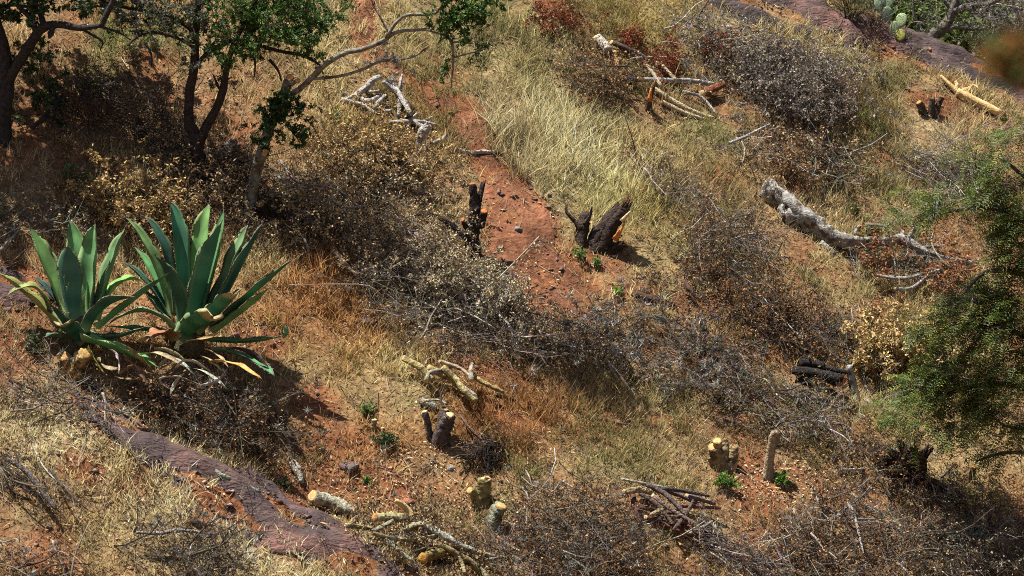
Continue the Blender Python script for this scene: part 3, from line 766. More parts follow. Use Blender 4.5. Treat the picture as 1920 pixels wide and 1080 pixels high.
def agave_leaf(parent, y0, axis_px, b, m, t, wpx, dy, dyb=0.0, col=GLAUC, cut=False, name='leaf', label=None, matr=None, cup=0.28, hook=False, face=1, brown=None, twist=0.0):
    k = 17
    pb = at_y(b[0], b[1], y0 + dyb); pm = at_y(m[0], m[1], y0 + dyb + (dy - dyb) * 0.5); pt = at_y(t[0], t[1], y0 + dy)
    ct = 2 * pm - 0.5 * (pb + pt)
    u = np.linspace(0, 1, k)[:, None]
    L = (1 - u) ** 2 * pb + 2 * u * (1 - u) * ct + u ** 2 * pt
    d = nrm(np.gradient(L, axis=0))
    axp = at_y(axis_px[0], axis_px[1], y0)
    r = (pm + pt) * 0.5 - axp; r[2] = 0; r = r / max(np.linalg.norm(r), 0.05)
    n0 = -r + np.array([0, 0, 0.9]) + np.array([0, -0.001, 0])
    N = nrm(n0 - d * (d @ n0)[:, None]) * face
    S = nrm(np.cross(d, N))
    if twist:
        a = twist * u; N, S = N * np.cos(a) + S * np.sin(a), S * np.cos(a) - N * np.sin(a)
    Wd = wpx * mpp(y0) * (1.22 if matr is None else 0.62)
    tt = u[:, 0]
    if cut:
        w = Wd * np.interp(tt, [0, .15, .5, .9, 1], [.8, .75, .95, 1.0, .9])
    else:
        w = Wd * np.interp(tt, [0, .1, .25, .5, .66, .8, .9, .96, 1], [.86, .74, .80, 1, .93, .66, .38, .17, .015])
    cols_ = []; ring = []
    up = np.linspace(-1, 1, 9); lo = np.linspace(0.8, -0.8, 7)
    th = (0.16 if matr is None else 0.04) * Wd * np.interp(tt, [0, .2, .7, 1], [1.5, 1.0, .55, .05])
    wav = 0.05 * Wd * np.sin(tt * 17 + rng.uniform(0, 6))
    band = 1 + 0.22 * np.sin(tt * rng.uniform(14, 22) + rng.uniform(0, 6)) * np.interp(tt, [0, .3, 1], [0, 1, .6]) + rng.normal(0, 0.04, k)
    col = np.array(col) * np.exp(rng.normal(0, 0.10, 3))
    for s_ in up:
        lift = cup * w * s_ ** 2 + np.abs(s_) ** 3 * wav
        ring.append(L + S * (w * 0.5 * s_)[:, None] + N * lift[:, None])
        e = 1.0 if abs(s_) < 0.95 else 0.0
        c = col * band[:, None] * (1.12 - 0.22 * abs(s_)) * rng.uniform(.88, 1.12, (k, 1))
        sc = rng.random(k) < .035; c[sc] = c[sc] * .5 + np.array([.16, .13, .06]) * .5
        cols_.append(c if e else c * 0.55 + np.array([0.30, 0.28, 0.13]) * 0.45)
    for s_ in lo:
        lift = cup * w * s_ ** 2 - th * (1 - s_ ** 2)
        ring.append(L + S * (w * 0.5 * s_)[:, None] + N * lift[:, None])
        cols_.append(col * band[:, None] * np.array([0.82, 0.9, 0.98]))
    R = np.stack(ring, 1); Cc = np.stack(cols_, 1)
    n = R.shape[1]
    if not cut:
        f = np.interp(tt, [0, .9, 1], [0, 0, 0.9])[:, None, None]; Cc = Cc * (1 - f) + np.array([0.10, 0.06, 0.05]) * f
    else:
        f = np.interp(tt, [0, .88, 1], [0, 0, 0.95])[:, None, None]; Cc = Cc * (1 - f) + np.array([0.42, 0.30, 0.14]) * f
        R[-1] += d[-1] * rng.uniform(-0.25, 0.25, (n, 1)) * Wd
    f = np.interp(tt, [0, .16], [0.6, 0])[:, None, None]; Cc = Cc * (1 - f) + np.array([0.30, 0.33, 0.16]) * f
    if brown is not None:
        f = np.interp(tt, [0, brown[0], brown[1], 1], [0, 0, 1, 1])[:, None, None] * 0.85; Cc = Cc * (1 - f) + np.array(brown[2]) * f
    i = np.arange(n); j = (i + 1) % n
    Q = np.concatenate([np.stack([s * n + i, s * n + j, (s + 1) * n + j, (s + 1) * n + i], -1) for s in range(k - 1)])
    V = R.reshape(-1, 3); V = np.concatenate([V, [R[-1].mean(0)]]); cc = np.concatenate([Cc.reshape(-1, 3), [Cc[-1].mean(0)]])
    T = np.stack([(k - 1) * n + i, (k - 1) * n + j, np.full(n, k * n)], -1)
    mb = MB().add(V, T=T, Q=Q, C=cc)
    if not cut and matr is None:            # marginal teeth and the end spine
        for sg, idx in ((-1, 0), (1, 8)):
            q = rng.uniform(0.12, 0.93, 22) * (k - 1); a = q.astype(int); fr = (q - a)[:, None]
            e = R[a, idx] * (1 - fr) + R[a + 1, idx] * fr
            hh = 0.018
            Vt = np.stack([e - d[a] * 0.006, e + d[a] * 0.006, e + S[a] * sg * hh + d[a] * 0.004], 1).reshape(-1, 3)
            mb.add(Vt, T=np.arange(66).reshape(-1, 3), C=(0.16, 0.09, 0.05))
        e = L[-1]; Vt = np.stack([e + S[-1] * 0.007, e - S[-1] * 0.007, e + N[-1] * 0.008, e + d[-1] * 0.055])
        mb.add(Vt, T=[[0, 1, 3], [1, 2, 3], [2, 0, 3]], C=(0.05, 0.03, 0.025))
    return part(name, mb, matr or M['agave'], parent, smooth=True, label=label)

# left agave
yL = at(143, 640)[1]
gL = at(143, 640)
aL = thing('agave', 'smaller agave on the left with a long curled leaf and a yellow stump below', 'agave', gL, 'agaves on the slope')
AX = (143, 610)
def LL(b, m, t, w, dy, dyb=0.0, col=GLAUC, **k): agave_leaf(aL, yL, AX, b, m, t, w, dy, dyb, col, **k)
LL((125, 585), (84, 492), (55, 424), 33, .30, .05, LIGHT)
LL((122, 585), (104, 520), (90, 462), 24, .42, .1, YELLOW)
LL((150, 585), (145, 485), (131, 412), 32, .38, .08, LIGHT)
LL((140, 606), (128, 520), (127, 462), 40, -.22, -.05, GLAUC, cup=.2)
LL((166, 595), (174, 493), (178, 418), 38, .24, .05, LIGHT, cup=.38)
LL((180, 588), (207, 500), (234, 428), 33, .25, .05, LIGHT)
LL((112, 608), (56, 556), (-8, 508), 27, .02, -.05, YELLOW)
LL((98, 596), (66, 538), (12, 556), 22, -.12, .02, YELLOW, cup=.15, label='leaf that curls over and hangs down')
LL((118, 585), (90, 545), (62, 519), 16, .2, .05, DEEP)
LL((182, 612), (245, 566), (324, 507), 22, -.35, -.15, GLAUC)
LL((160, 618), (198, 572), (252, 558), 30, -.45, -.15, DEEP, brown=(.9, 1, (0.2, 0.12, 0.06)))
LL((180, 600), (222, 530), (276, 532), 28, .3, .05, YELLOW, cup=.15)
LL((160, 632), (225, 655), (300, 690), 36, -.75, -.25, LIGHT, cup=.2, face=1)
LL((152, 640), (132, 622), (116, 610), 34, -.5, -.2, DEEP, cut=True, label='sawn off leaf base')
LL((140, 632), (116, 600), (94, 570), 16, -.3, -.1, DEEP)
LL((135, 640), (108, 630), (84, 632), 18, -.35, -.1, GLAUC)
LL((165, 625), (215, 632), (272, 612), 20, -.1, -.05, GLAUC)
# right agave
yR = at(352, 650)[1]
gR = at(352, 650)
aR = thing('agave', 'right agave, the larger one, with a red brown dying leaf and a sawn off leaf', 'agave', gR, 'agaves on the slope')
AX = (352, 610)
def RR(b, m, t, w, dy, dyb=0.0, col=GLAUC, **k): agave_leaf(aR, yR, AX, b, m, t, w, dy, dyb, col, **k)
RR((322, 590), (284, 480), (235, 407), 26, .25, .05, LIGHT)
RR((330, 592), (309, 470), (270, 406), 22, .38, .1, DEEP)
RR((312, 575), (284, 510), (252, 462), 18, .45, .15, LIGHT)
RR((342, 590), (336, 452), (318, 378), 27, .35, .08, GLAUC, cup=.4)
RR((360, 595), (378, 460), (392, 382), 34, .34, .08, LIGHT)
RR((372, 596), (404, 480), (419, 391), 30, .42, .12, LIGHT)
RR((360, 606), (386, 505), (416, 416), 52, -.18, -.08, GLAUC, cup=.2)
RR((390, 590), (440, 488), (465, 421), 35, .35, .1, LIGHT)
RR((392, 605), (446, 505), (492, 420), 36, .06, 0, DEEP, cup=.3)
RR((398, 612), (478, 545), (547, 488), 27, -.10, -.05, GLAUC)
RR((398, 620), (462, 577), (506, 538), 25, -.25, -.1, LIGHT)
RR((370, 618), (412, 580), (440, 555), 42, -.42, -.15, GLAUC, cut=True, label='leaf sawn off half way with a dry tan end')
RR((345, 632), (368, 610), (398, 600), 46, -.62, -.2, GLAUC, cut=True, label='torn front leaf with a ragged brown end')
RR((372, 632), (460, 640), (534, 628), 22, -.40, -.1, GLAUC, cup=.2)
RR((530, 632), (538, 624), (531, 610), 12, -.42, -.40, LIGHT, cut=False)
RR((400, 652), (470, 672), (515, 705), 20, -.85, -.3, GLAUC, cup=.15)
RR((340, 612), (330, 545), (291, 478), 34, -.30, -.1, DEEP, cup=.2)
RR((328, 612), (268, 582), (202, 610), 24, -.2, -.05, LIGHT, cup=.15)
RR((330, 624), (270, 618), (203, 612), 17, -.35, -.1, GLAUC)
RR((326, 630), (300, 622), (273, 646), 40, -.6, -.25, (0.26, 0.085, 0.045), cup=.1, label='short red brown dying leaf')
RR((318, 590), (275, 530), (226, 487), 16, .22, .05, DEEP)
RR((312, 600), (290, 570), (268, 545), 22, .12, .02, GLAUC)
# dead leaves round the feet
for par, y0, dl in ((aL, yL, [((165, 650), (178, 672), (196, 700), 26, (0.30, 0.27, 0.04), -.75), ((215, 640), (245, 655), (282, 690), 22, (0.42, 0.27, 0.11), -.8), ((205, 655), (222, 672), (222, 702), 12, (0.50, 0.46, 0.40), -.85),
                               ((120, 655), (108, 672), (95, 690), 18, (0.38, 0.25, 0.10), -.7), ((225, 700), (255, 690), (275, 722), 24, (0.22, 0.14, 0.08), -.95), ((185, 670), (200, 688), (232, 690), 14, (0.50, 0.40, 0.22), -.8)]),
                    (aR, yR, [((395, 680), (440, 682), (492, 712), 46, (0.66, 0.43, 0.16), -1.15), ((258, 668), (300, 664), (350, 690), 18, (0.46, 0.36, 0.22), -1.0), ((330, 690), (356, 676), (398, 700), 14, (0.50, 0.46, 0.38), -1.15), ((420, 700), (404, 716), (372, 722), 14, (0.48, 0.45, 0.40), -1.2), ((232, 664), (262, 690), (288, 700), 18, (0.34, 0.22, 0.11), -1.05), ((300, 712), (336, 708), (384, 728), 13, (0.55, 0.52, 0.45), -1.25), ((378, 668), (398, 676), (420, 700), 16, (0.50, 0.38, 0.2), -1.1), ((270, 702), (250, 712), (214, 706), 14, (0.42, 0.32, 0.18), -1.15), ((345, 700), (330, 716), (318, 742), 13, (0.52, 0.48, 0.4), -1.25), ((385, 655), (410, 668), (428, 690), 18, (0.55, 0.42, 0.22), -.8), ((300, 685), (330, 672), (372, 712), 16, (0.52, 0.50, 0.46), -.9),
                               ((262, 640), (285, 632), (280, 660), 20, (0.40, 0.30, 0.16), -.7), ((350, 690), (390, 700), (430, 735), 14, (0.42, 0.40, 0.36), -1.0), ((312, 700), (300, 712), (330, 735), 12, (0.50, 0.47, 0.42), -1.0), ((350, 640), (385, 634), (412, 622), 14, (0.44, 0.24, 0.11), -.7),
                               ((420, 655), (465, 660), (505, 690), 24, (0.07, 0.045, 0.035), -.7), ((290, 655), (318, 660), (352, 680), 18, (0.36, 0.26, 0.15), -.8), ((270, 690), (290, 700), (300, 730), 14, (0.30, 0.20, 0.12), -.95)])):
    for b, m, t, w, c, dy in dl:
        agave_leaf(par, y0, (352, 600) if par is aR else (143, 600), b, m, t, w, dy - .05, dy + .1, c, name='dead_leaf', matr=M['dead'], cup=rng.uniform(-.15, .3), twist=rng.uniform(-2.6, 2.6))
    # short trunk the leaves grow from
    mb = MB(); px = 143 if par is aL else 354
    limb(mb, [at_y(px - 6, 668, y0 - .12), at_y(px, 632, y0 - .05), at_y(px, 592, y0)], [26 * mpp(y0), 30 * mpp(y0), 18 * mpp(y0)], sides=10, C=(0.10, 0.09, 0.05))
    part('stem', mb, M['bark'], par, smooth=True)

# ------------------------------------------------------------------ stumps, logs and sticks
PALEW = (0.70, 0.53, 0.31); ORANGEW = (0.60, 0.25, 0.07); REDW = (0.55, 0.17, 0.05); OLDW = (0.36, 0.27, 0.18)
BLACKB = (0.035, 0.028, 0.025); GREYB = (0.19, 0.17, 0.155); PALEB = (0.40, 0.34, 0.25); LICH = (0.27, 0.27, 0.20); BROWNB = (0.13, 0.09, 0.065); REDB = (0.15, 0.075, 0.06)  # bark tones: near-black, grey, pale, lichen, brown, red

def stump(label, base, stems, mat_='bark', col=BROWNB, cutc=PALEW, group='sawn stumps on the slope', splint=(), name='tree_stump', cat='tree stump'):
    """stems: (pixel points from the foot up, pixel radii, depth, splinter length or 0)"""
    g = at(*base); y0 = g[1]; k = mpp(y0)
    t = thing(name, label, cat, g, group)
    for pts, rad, dy, jag in stems:
        n = len(pts)
        P = np.array([at_y(p[0], p[1], y0 + dy * (i / max(n - 1, 1))) for i, p in enumerate(pts)])
        if abs(pts[0][1] - base[1]) < 25:
            P[0][2] -= 0.06
        mb = MB(); R = [r * k for r in rad]
        lim = limb(mb, P, R, sides=13, k=max(10, 6 * n), rough=0.115, jag=jag, C=np.array(col) * rng.uniform(.85, 1.15))
        tk = part('trunk', mb, M[mat_], t, smooth=True)
        if cutc is not None:
            mb = MB()
            if jag:
                for q in range(5):
                    c = lim[0] + rvec(1)[0] * lim[2] * 0.5 - lim[1] * 0.03
                    limb(mb, [c, c + (lim[1] + rvec(1)[0] * 0.25) * jag * rng.uniform(0.6, 1.5)], [lim[2] * 0.22, 0.004], sides=4, k=3, C=np.array(cutc) * rng.uniform(0.4, 1.0))
                part('splintered_top', mb, M['wood'], tk)
            else:
                n_ = nrm(lim[1] + rvec(1)[0] * 0.25 + np.array([-0.1, -0.22, 0.1]))
                disc(mb, lim[0] - lim[1] * lim[2] * 0.06, n_, lim[2] * 0.98, C=np.array(cutc) * rng.uniform(0.85, 1.1))
                part('cut_face', mb, M['wood'], tk)
    for a, b, r, c in splint:
        mb = MB(); limb(mb, [at_y(*a, y0 - .08), at_y(*b, y0 - .08)], [r * k, r * k * 0.3], sides=5, k=4, C=c); part('splinter', mb, M['wood'], t)
    return t

stump('tall black forked stump with small orange cuts beside the bare red path', (890, 482), [
    ([(888, 492), (885, 440), (890, 400), (888, 370), (885, 345)], [18, 13, 12, 9, 6], .05, 0), ([(892, 395), (899, 372), (906, 345)], [9, 6, 4.5], .12, 0.06),
    ([(898, 425), (905, 410), (908, 396)], [9, 7, 7], -.12, 0), ([(884, 438), (874, 425), (868, 412)], [7, 5, 5], -.1, 0), ([(882, 452), (850, 425), (815, 405), (785, 402)], [8, 6, 4, 3], .1, 0)], col=BLACKB, cutc=REDW)
stump('thick stump leaning right with a splintered red brown top and a smaller twin beside it', (1120, 462), [
    ([(1112, 468), (1125, 438), (1145, 410), (1158, 394)], [20, 14, 12, 10], .1, 0.10), ([(1122, 462), (1142, 432), (1164, 402), (1172, 388)], [18, 13, 10, 8], .0, 0.14), ([(1134, 470), (1158, 462), (1168, 458)], [12, 9, 6], -.1, .05), ([(1088, 462), (1092, 430), (1098, 405)], [14, 12, 10], .1, 0.06), ([(1090, 430), (1078, 415), (1063, 398), (1062, 385)], [6, 4, 3, 2], .1, 0.02),
    ([(1096, 420), (1106, 405), (1109, 390)], [5, 3, 2], .0, 0.02)], col=(0.06, 0.042, 0.034), cutc=(0.22, 0.08, 0.035), splint=[((1155, 452), (1172, 415), 5, ORANGEW), ((1165, 415), (1182, 396), 5, PALEW), ((1150, 448), (1163, 428), 5, ORANGEW)])
stump('dark grey stump sawn into three with pale cut faces on the lower slope', (826, 830), [
    ([(818, 838), (828, 812), (838, 790), (842, 778)], [20, 15, 12, 11], -.05, 0), ([(826, 820), (830, 795), (834, 768)], [13, 9, 8], .12, 0), ([(806, 828), (803, 800), (796, 772)], [8, 7, 6], .02, 0),
    ([(832, 765), (826, 745), (836, 720)], [2.5, 2, 1.2], .12, 0)], col=(0.10, 0.078, 0.07), cutc=PALEW)
stump('single pale post like stump with a bent top sawn flat', (1440, 893), [([(1439, 902), (1442, 868), (1447, 832), (1450, 816), (1459, 812)], [13, 9, 8.5, 8, 7], -.02, 0)], col=(0.33, 0.25, 0.16), cutc=(0.46, 0.26, 0.10))
stump('short stump hacked into bright pale orange facets among green fern', (1355, 868), [([(1352, 880), (1345, 858), (1339, 838)], [16, 15, 12], -.1, 0), ([(1360, 878), (1357, 846), (1355, 824)], [17, 14, 11], .1, 0), ([(1350, 862), (1347, 845), (1345, 826)], [9, 8, 9], -.12, 0), ([(1368, 876), (1374, 854), (1376, 838)], [13, 11, 8], .0, 0.04), ([(1330, 884), (1334, 868), (1332, 858)], [8, 7, 5], -.1, .03)], mat_='lichen', col=(0.34, 0.26, 0.15), cutc=(0.66, 0.40, 0.17))
stump('yellow green stump with a pale chewed top and a small side stub', (902, 938), [([(900, 945), (905, 920), (909, 898)], [18, 14, 12], .02, 0), ([(896, 938), (888, 924), (881, 920)], [9, 7, 7], -.12, 0), ([(908, 905), (914, 895)], [5, 5], .02, 0)], mat_='lichen', col=(0.30, 0.25, 0.10), cutc=(0.70, 0.48, 0.22))
stump('leaning grey green stump with a rough pale top beside the big twig heap', (928, 985), [([(922, 992), (930, 965), (940, 948)], [16, 14, 13], -.05, 0)], mat_='lichen', col=(0.27, 0.28, 0.21), cutc=(0.62, 0.38, 0.16))
stump('uprooted black stump with jagged roots on the lower right', (1700, 895), [([(1705, 900), (1690, 870), (1672, 852)], [26, 22, 8], -.05, 0.12), ([(1705, 895), (1706, 860), (1692, 838)], [24, 18, 7], .05, 0.12), ([(1712, 895), (1722, 865), (1736, 848)], [24, 17, 7], .05, 0.14), ([(1690, 890), (1670, 870), (1662, 862)], [16, 10, 5], -.15, .1),
    ([(1700, 895), (1740, 905), (1790, 925)], [20, 14, 8], -.1, .1), ([(1700, 892), (1715, 856), (1716, 845)], [18, 10, 4], -.1, .12)], col=(0.042, 0.03, 0.024), cutc=(0.10, 0.055, 0.03))
stump('thin broken stump with a bright orange torn side in the upper grass', (1214, 208), [([(1214, 216), (1217, 190), (1226, 160)], [6, 6, 3], .0, .05)], col=(0.10, 0.06, 0.045), cutc=(0.60, 0.20, 0.05), splint=[((1217, 190), (1221, 165), 6, (0.58, 0.20, 0.05))])
stump('cluster of short dark stubs with orange tops in the upper right grass', (1745, 215), [([(1745, 222), (1747, 200), (1748, 184)], [7, 6, 5], .0, .04), ([(1752, 222), (1758, 200), (1766, 182)], [7, 6, 5], .05, 0), ([(1735, 218), (1727, 202), (1722, 192)], [8, 7, 6], -.05, 0)], col=(0.085, 0.06, 0.045), cutc=(0.50, 0.26, 0.09))
stump('small dark stub with an orange tip in the shade at the right edge', (1822, 900), [([(1818, 905), (1823, 888), (1826, 876)], [7, 6, 5], .0, 0)], col=(0.10, 0.07, 0.055), cutc=(0.60, 0.22, 0.05))
stump('pair of small red brown stubs behind the big fallen log', (1632, 440), [([(1630, 445), (1630, 428)], [7, 7], .0, .03), ([(1640, 445), (1643, 426)], [7, 6], .02, .03)], col=(0.09, 0.045, 0.03), cutc=(0.34, 0.10, 0.04), splint=[((1616, 442), (1617, 408), 3, (0.5, 0.28, 0.12))])
stump('pair of thin pale stubs above the small dark green shrub', (706, 805), [([(700, 806), (701, 795), (702, 787)], [6, 5.5, 5.5], .0, 0), ([(717, 812), (718, 802)], [4, 3.5], .0, 0)], col=(0.35, 0.25, 0.14), cutc=(0.66, 0.44, 0.21))
stump('fat yellow crusted stump at the feet of the left agave', (140, 698), [([(134, 705), (145, 682), (160, 664)], [19, 16, 13], -.2, 0), ([(128, 700), (122, 680), (120, 668)], [16, 15, 12], -.1, 0)], mat_='lichen', col=(0.46, 0.32, 0.13), cutc=(0.46, 0.28, 0.11))
stump('dark sawn stump with an orange face at the end of the vine trunk shade', (498, 408), [([(500, 412), (494, 395), (486, 382)], [13, 12, 10], -.1, 0), ([(498, 405), (515, 400), (530, 405)], [9, 7, 3], -.1, .03)], col=(0.05, 0.035, 0.028), cutc=(0.45, 0.20, 0.06))
stump('thin upright orange stake in the grass right of the leaning stump', (1201, 380), [([(1201, 384), (1201, 368), (1202, 356)], [3, 3.2, 2.6], .0, 0)], col=(0.58, 0.28, 0.08), cutc=(0.62, 0.34, 0.12), name='wooden_stake', cat='stake')
stump('grey stump with a bone white bend at the lower end of the dead branches', (796, 285), [([(794, 290), (790, 268), (793, 248), (802, 238)], [10, 10, 10, 8], .0, .05)], col=(0.42, 0.38, 0.33), cutc=(0.45, 0.32, 0.18))
stump('dark broken stub on the shaded bank left of the forked tree', (430, 290), [([(428, 300), (432, 282), (440, 268)], [16, 15, 12], 0, .04)], col=(0.17, 0.165, 0.165), cutc=(0.2, 0.19, 0.18))

def above(p, up):
    # a place that many metres over the ground, on the line of sight of the photo point
    q = at(p[0], p[1]); return at_y(p[0], p[1], q[1] - up / 0.8)

def log(label, pts, rad, mat_='bark', col=GREYB, cut0=None, cut1=None, name='fallen_log', cat='log', group=None, lift=0.5, twigs=0, limbs=(), sides=10, rough=0.13, ups=None, bark2=None):
    P = []; k = mpp(at(*pts[0])[1])
    if 'wood heap' in label or 'stick stack' in label: rad = [q * .86 for q in rad]
    for i, p in enumerate(pts):
        r = rad[min(i, len(rad) - 1)] * k
        P.append(above(p, r * lift + (ups[i] + (0.12 if 'wood heap' in label or 'black log' in label or 'tumbled' in label else 0) if ups else 0)))
    t = thing(name, label, cat, P[len(P) // 2], group)
    mb = MB(); R = [r * k for r in rad]
    lim = limb(mb, P, R, sides=sides, rough=rough, C=col)
    tk = part('trunk' if rad[0] > 6 else 'stick', mb, M[mat_], t, smooth=True)
    for cc, c, n, r in ((cut1, lim[0], lim[1], lim[2]), (cut0, lim[3], lim[4], lim[5])):
        if cc is not None:
            mb = MB(); disc(mb, c + n * r * 0.35, nrm(n + np.array([0, -0.75, 0.25])), r * 0.98, C=cc, bump=0.08); part('cut_end', mb, M['wood'], tk)
    for lp, lr, up in limbs:
        Q = []
        for i, p in enumerate(lp):
            q = above(p, (np.interp(p[0], [a[0] for a in pts], ups) if ups and pts[0][0] < pts[-1][0] and rad[0] > 20 else 0) + lr[min(i, len(lr) - 1)] * k * lift + up * (i / max(1, len(lp) - 1)) ** 0.7 + (R[0] * 0.3 if i == 0 else 0)); Q.append(q)
        mb = MB(); limb(mb, Q, [r * k for r in lr], sides=7, rough=rough, C=np.array(col) * rng.uniform(0.8, 1.1)); part('branch', mb, M[mat_], t, smooth=True)
    if twigs:
        u = rng.uniform(0.1, 1, twigs); P = np.array(P); L = smoothline(P, 40)
        P0 = L[(u * 39).astype(int)]; D0 = rvec(twigs) + np.array([0, 0, 0.5])
        lv = spray(P0, D0, rng.uniform(0.1, 0.35, twigs), np.full(twigs, 0.004), 4, 2)
        mb = MB(); cs = np.tile(np.array(col), (twigs, 1)) * rng.uniform(0.5, 1.1, (twigs, 1))
        twig_tubes(mb, *lv[0], cs); twig_tubes(mb, *lv[1], np.repeat(cs, 4, 0)); twig_tubes(mb, *lv[2], np.repeat(cs, 8, 0))
        part('twigs', mb, M['twig'], t, kind='stuff')
    return t

log('big grey fallen log whose thick limb runs down to the right', [(1434, 352), (1468, 375), (1500, 402), (1535, 425), (1570, 448), (1620, 455), (1665, 452), (1695, 450), (1725, 468), (1770, 485), (1830, 496)], [20, 20, 20, 18, 14, 11, 9, 10, 8, 6.5, 4.5], 'lichen', (0.36, 0.345, 0.33), lift=0.8, ups=[0, 0, .02, .04, .08, .16, .22, .28, .28, .28, .3], rough=0.17, sides=15,
    limbs=[([(1500, 410), (1475, 402), (1465, 388)], [14, 12, 9], .05), ([(1540, 425), (1534, 408)], [10, 7], .12), ([(1690, 452), (1692, 435)], [7, 4], .06), ([(1740, 478), (1742, 492)], [6, 5], .0), ([(1830, 496), (1835, 485)], [5, 2], .06), ([(1700, 450), (1712, 430), (1708, 412)], [4, 3, 2], .1), ([(1720, 465), (1760, 462), (1772, 460)], [3, 2.5, 1.5], .12), ([(1600, 452), (1612, 425), (1660, 424), (1680, 440)], [4, 3, 2.5, 1.5], .2)])
log('short grey broken log piece lying under the big fallen log', [(1540, 455), (1555, 468), (1566, 478)], [7, 6, 4], 'lichen', (0.36, 0.34, 0.31))
log('second short grey log piece lower down under the fallen log', [(1598, 475), (1610, 488), (1622, 498)], [7, 7, 5], 'lichen', (0.32, 0.31, 0.29))
log('long bare peeled orange tan log on the grass near the slab', [(1795, 172), (1830, 190), (1878, 214)], [8, 9, 8], 'wood', (0.62, 0.44, 0.22), cut1=(0.50, 0.30, 0.12), name='fallen_log', lift=0.9, limbs=[([(1800, 176), (1782, 160), (1764, 142)], [5, 4.5, 3], .1), ([(1800, 172), (1818, 165), (1822, 160)], [4, 3, 2], .1), ([(1812, 178), (1824, 160), (1835, 165)], [2.5, 2, 1.5], .2), ([(1793, 172), (1794, 160), (1792, 152)], [4, 4, 3], .12)])
log('mossy pale log with a white sawn end left of the dark heap', [(590, 932), (625, 944), (655, 958), (662, 970)], [13, 12, 10, 7], 'lichen', (0.37, 0.36, 0.28), cut0=(0.62, 0.42, 0.2), lift=1.0, ups=[.06, .05, .03, 0])
log('short yellow crusted log piece in the middle of the mossy wood heap', [(706, 970), (735, 970), (765, 972)], [10, 10, 9], 'lichen', (0.38, 0.34, 0.18), cut0=(0.45, 0.24, 0.08), cut1=(0.48, 0.30, 0.13), lift=1.0, ups=[.1, .1, .1])
log('pale bent branch stub standing out of the mossy wood heap', [(775, 978), (765, 955), (742, 938)], [7, 7, 5], 'wood', (0.52, 0.40, 0.20), name='branch_piece', cat='branch', ups=[.1, .16, .25])
log('long mossy grey pole lying across the bottom wood heap', [(800, 985), (840, 1010), (880, 1030), (930, 1045)], [7, 7, 6, 5], 'lichen', (0.34, 0.345, 0.31), name='branch_piece', cat='branch', ups=[.2, .18, .15, .1], cut0=(0.5, 0.36, 0.18))
log('lichen spotted log with a cut stub at the centre of the bottom wood heap', [(752, 995), (780, 986), (806, 982)], [7, 8, 8], 'lichen', (0.35, 0.32, 0.20), cut1=(0.46, 0.3, 0.13), ups=[.15, .2, .2])
log('thick dark yellow log end facing out under the bottom wood heap', [(830, 1035), (808, 1042), (795, 1046)], [11, 12, 12], 'lichen', (0.25, 0.19, 0.07), cut1=(0.46, 0.26, 0.07), ups=[.05, .06, .06])
log('thin green grey pole slanting down to the rock under the wood heap', [(720, 1008), (745, 1030), (775, 1053)], [5, 4.5, 4], 'lichen', (0.31, 0.32, 0.24), name='branch_piece', cat='branch', ups=[.12, .08, .02])
log('dark knobbly pole in the shadow of the bottom wood heap', [(800, 1015), (840, 1028), (880, 1052), (900, 1070)], [8, 9, 8, 6], 'lichen', (0.26, 0.22, 0.11), ups=[.1, .1, .08, .05])
log('flat split plank of bark at the very bottom beside the wood heap', [(826, 1058), (840, 1072), (860, 1085)], [6, 7, 6], 'wood', (0.32, 0.26, 0.17), name='bark_piece', cat='bark')
log('crooked stick ending in a pale cut at the right of the bottom wood heap', [(900, 1052), (940, 1045), (970, 1050), (1005, 1052)], [4, 4, 3, 2.5], 'lichen', (0.36, 0.33, 0.25), name='branch_piece', cat='branch', ups=[.1, .1, .08, .08], cut1=(0.6, 0.42, 0.2))
log('short forked stick on top of the bottom wood heap', [(700, 995), (722, 985), (738, 975)], [5, 5, 4], 'lichen', (0.3, 0.29, 0.2), name='branch_piece', cat='branch', ups=[.15, .17, .2])
for lab, p, r, u in [('stacked lichen stick, upper one of the bottom wood heap', [(700, 1000), (760, 1012), (830, 1002)], [4, 4, 3], .16), ('stacked lichen stick pointing down at the rock from the wood heap', [(850, 1020), (862, 1045), (872, 1075)], [5, 5, 4], .1),
                     ('stout lichen stick crossing under the long pole of the wood heap', [(760, 1020), (800, 1008), (850, 1004)], [6, 6, 4], .1), ('short lichen knob at the right end of the wood heap', [(896, 1040), (900, 1060), (915, 1085)], [6, 7, 6], .05),
                     ('dark lichen stick at the left end of the wood heap', [(650, 985), (690, 990), (712, 998)], [5, 5, 4], .06)]:
    log(lab, p, r, 'lichen', (0.30, 0.27, 0.16), name='branch_piece', cat='branch', ups=[u] * 3, cut0=(0.5, 0.37, 0.21))
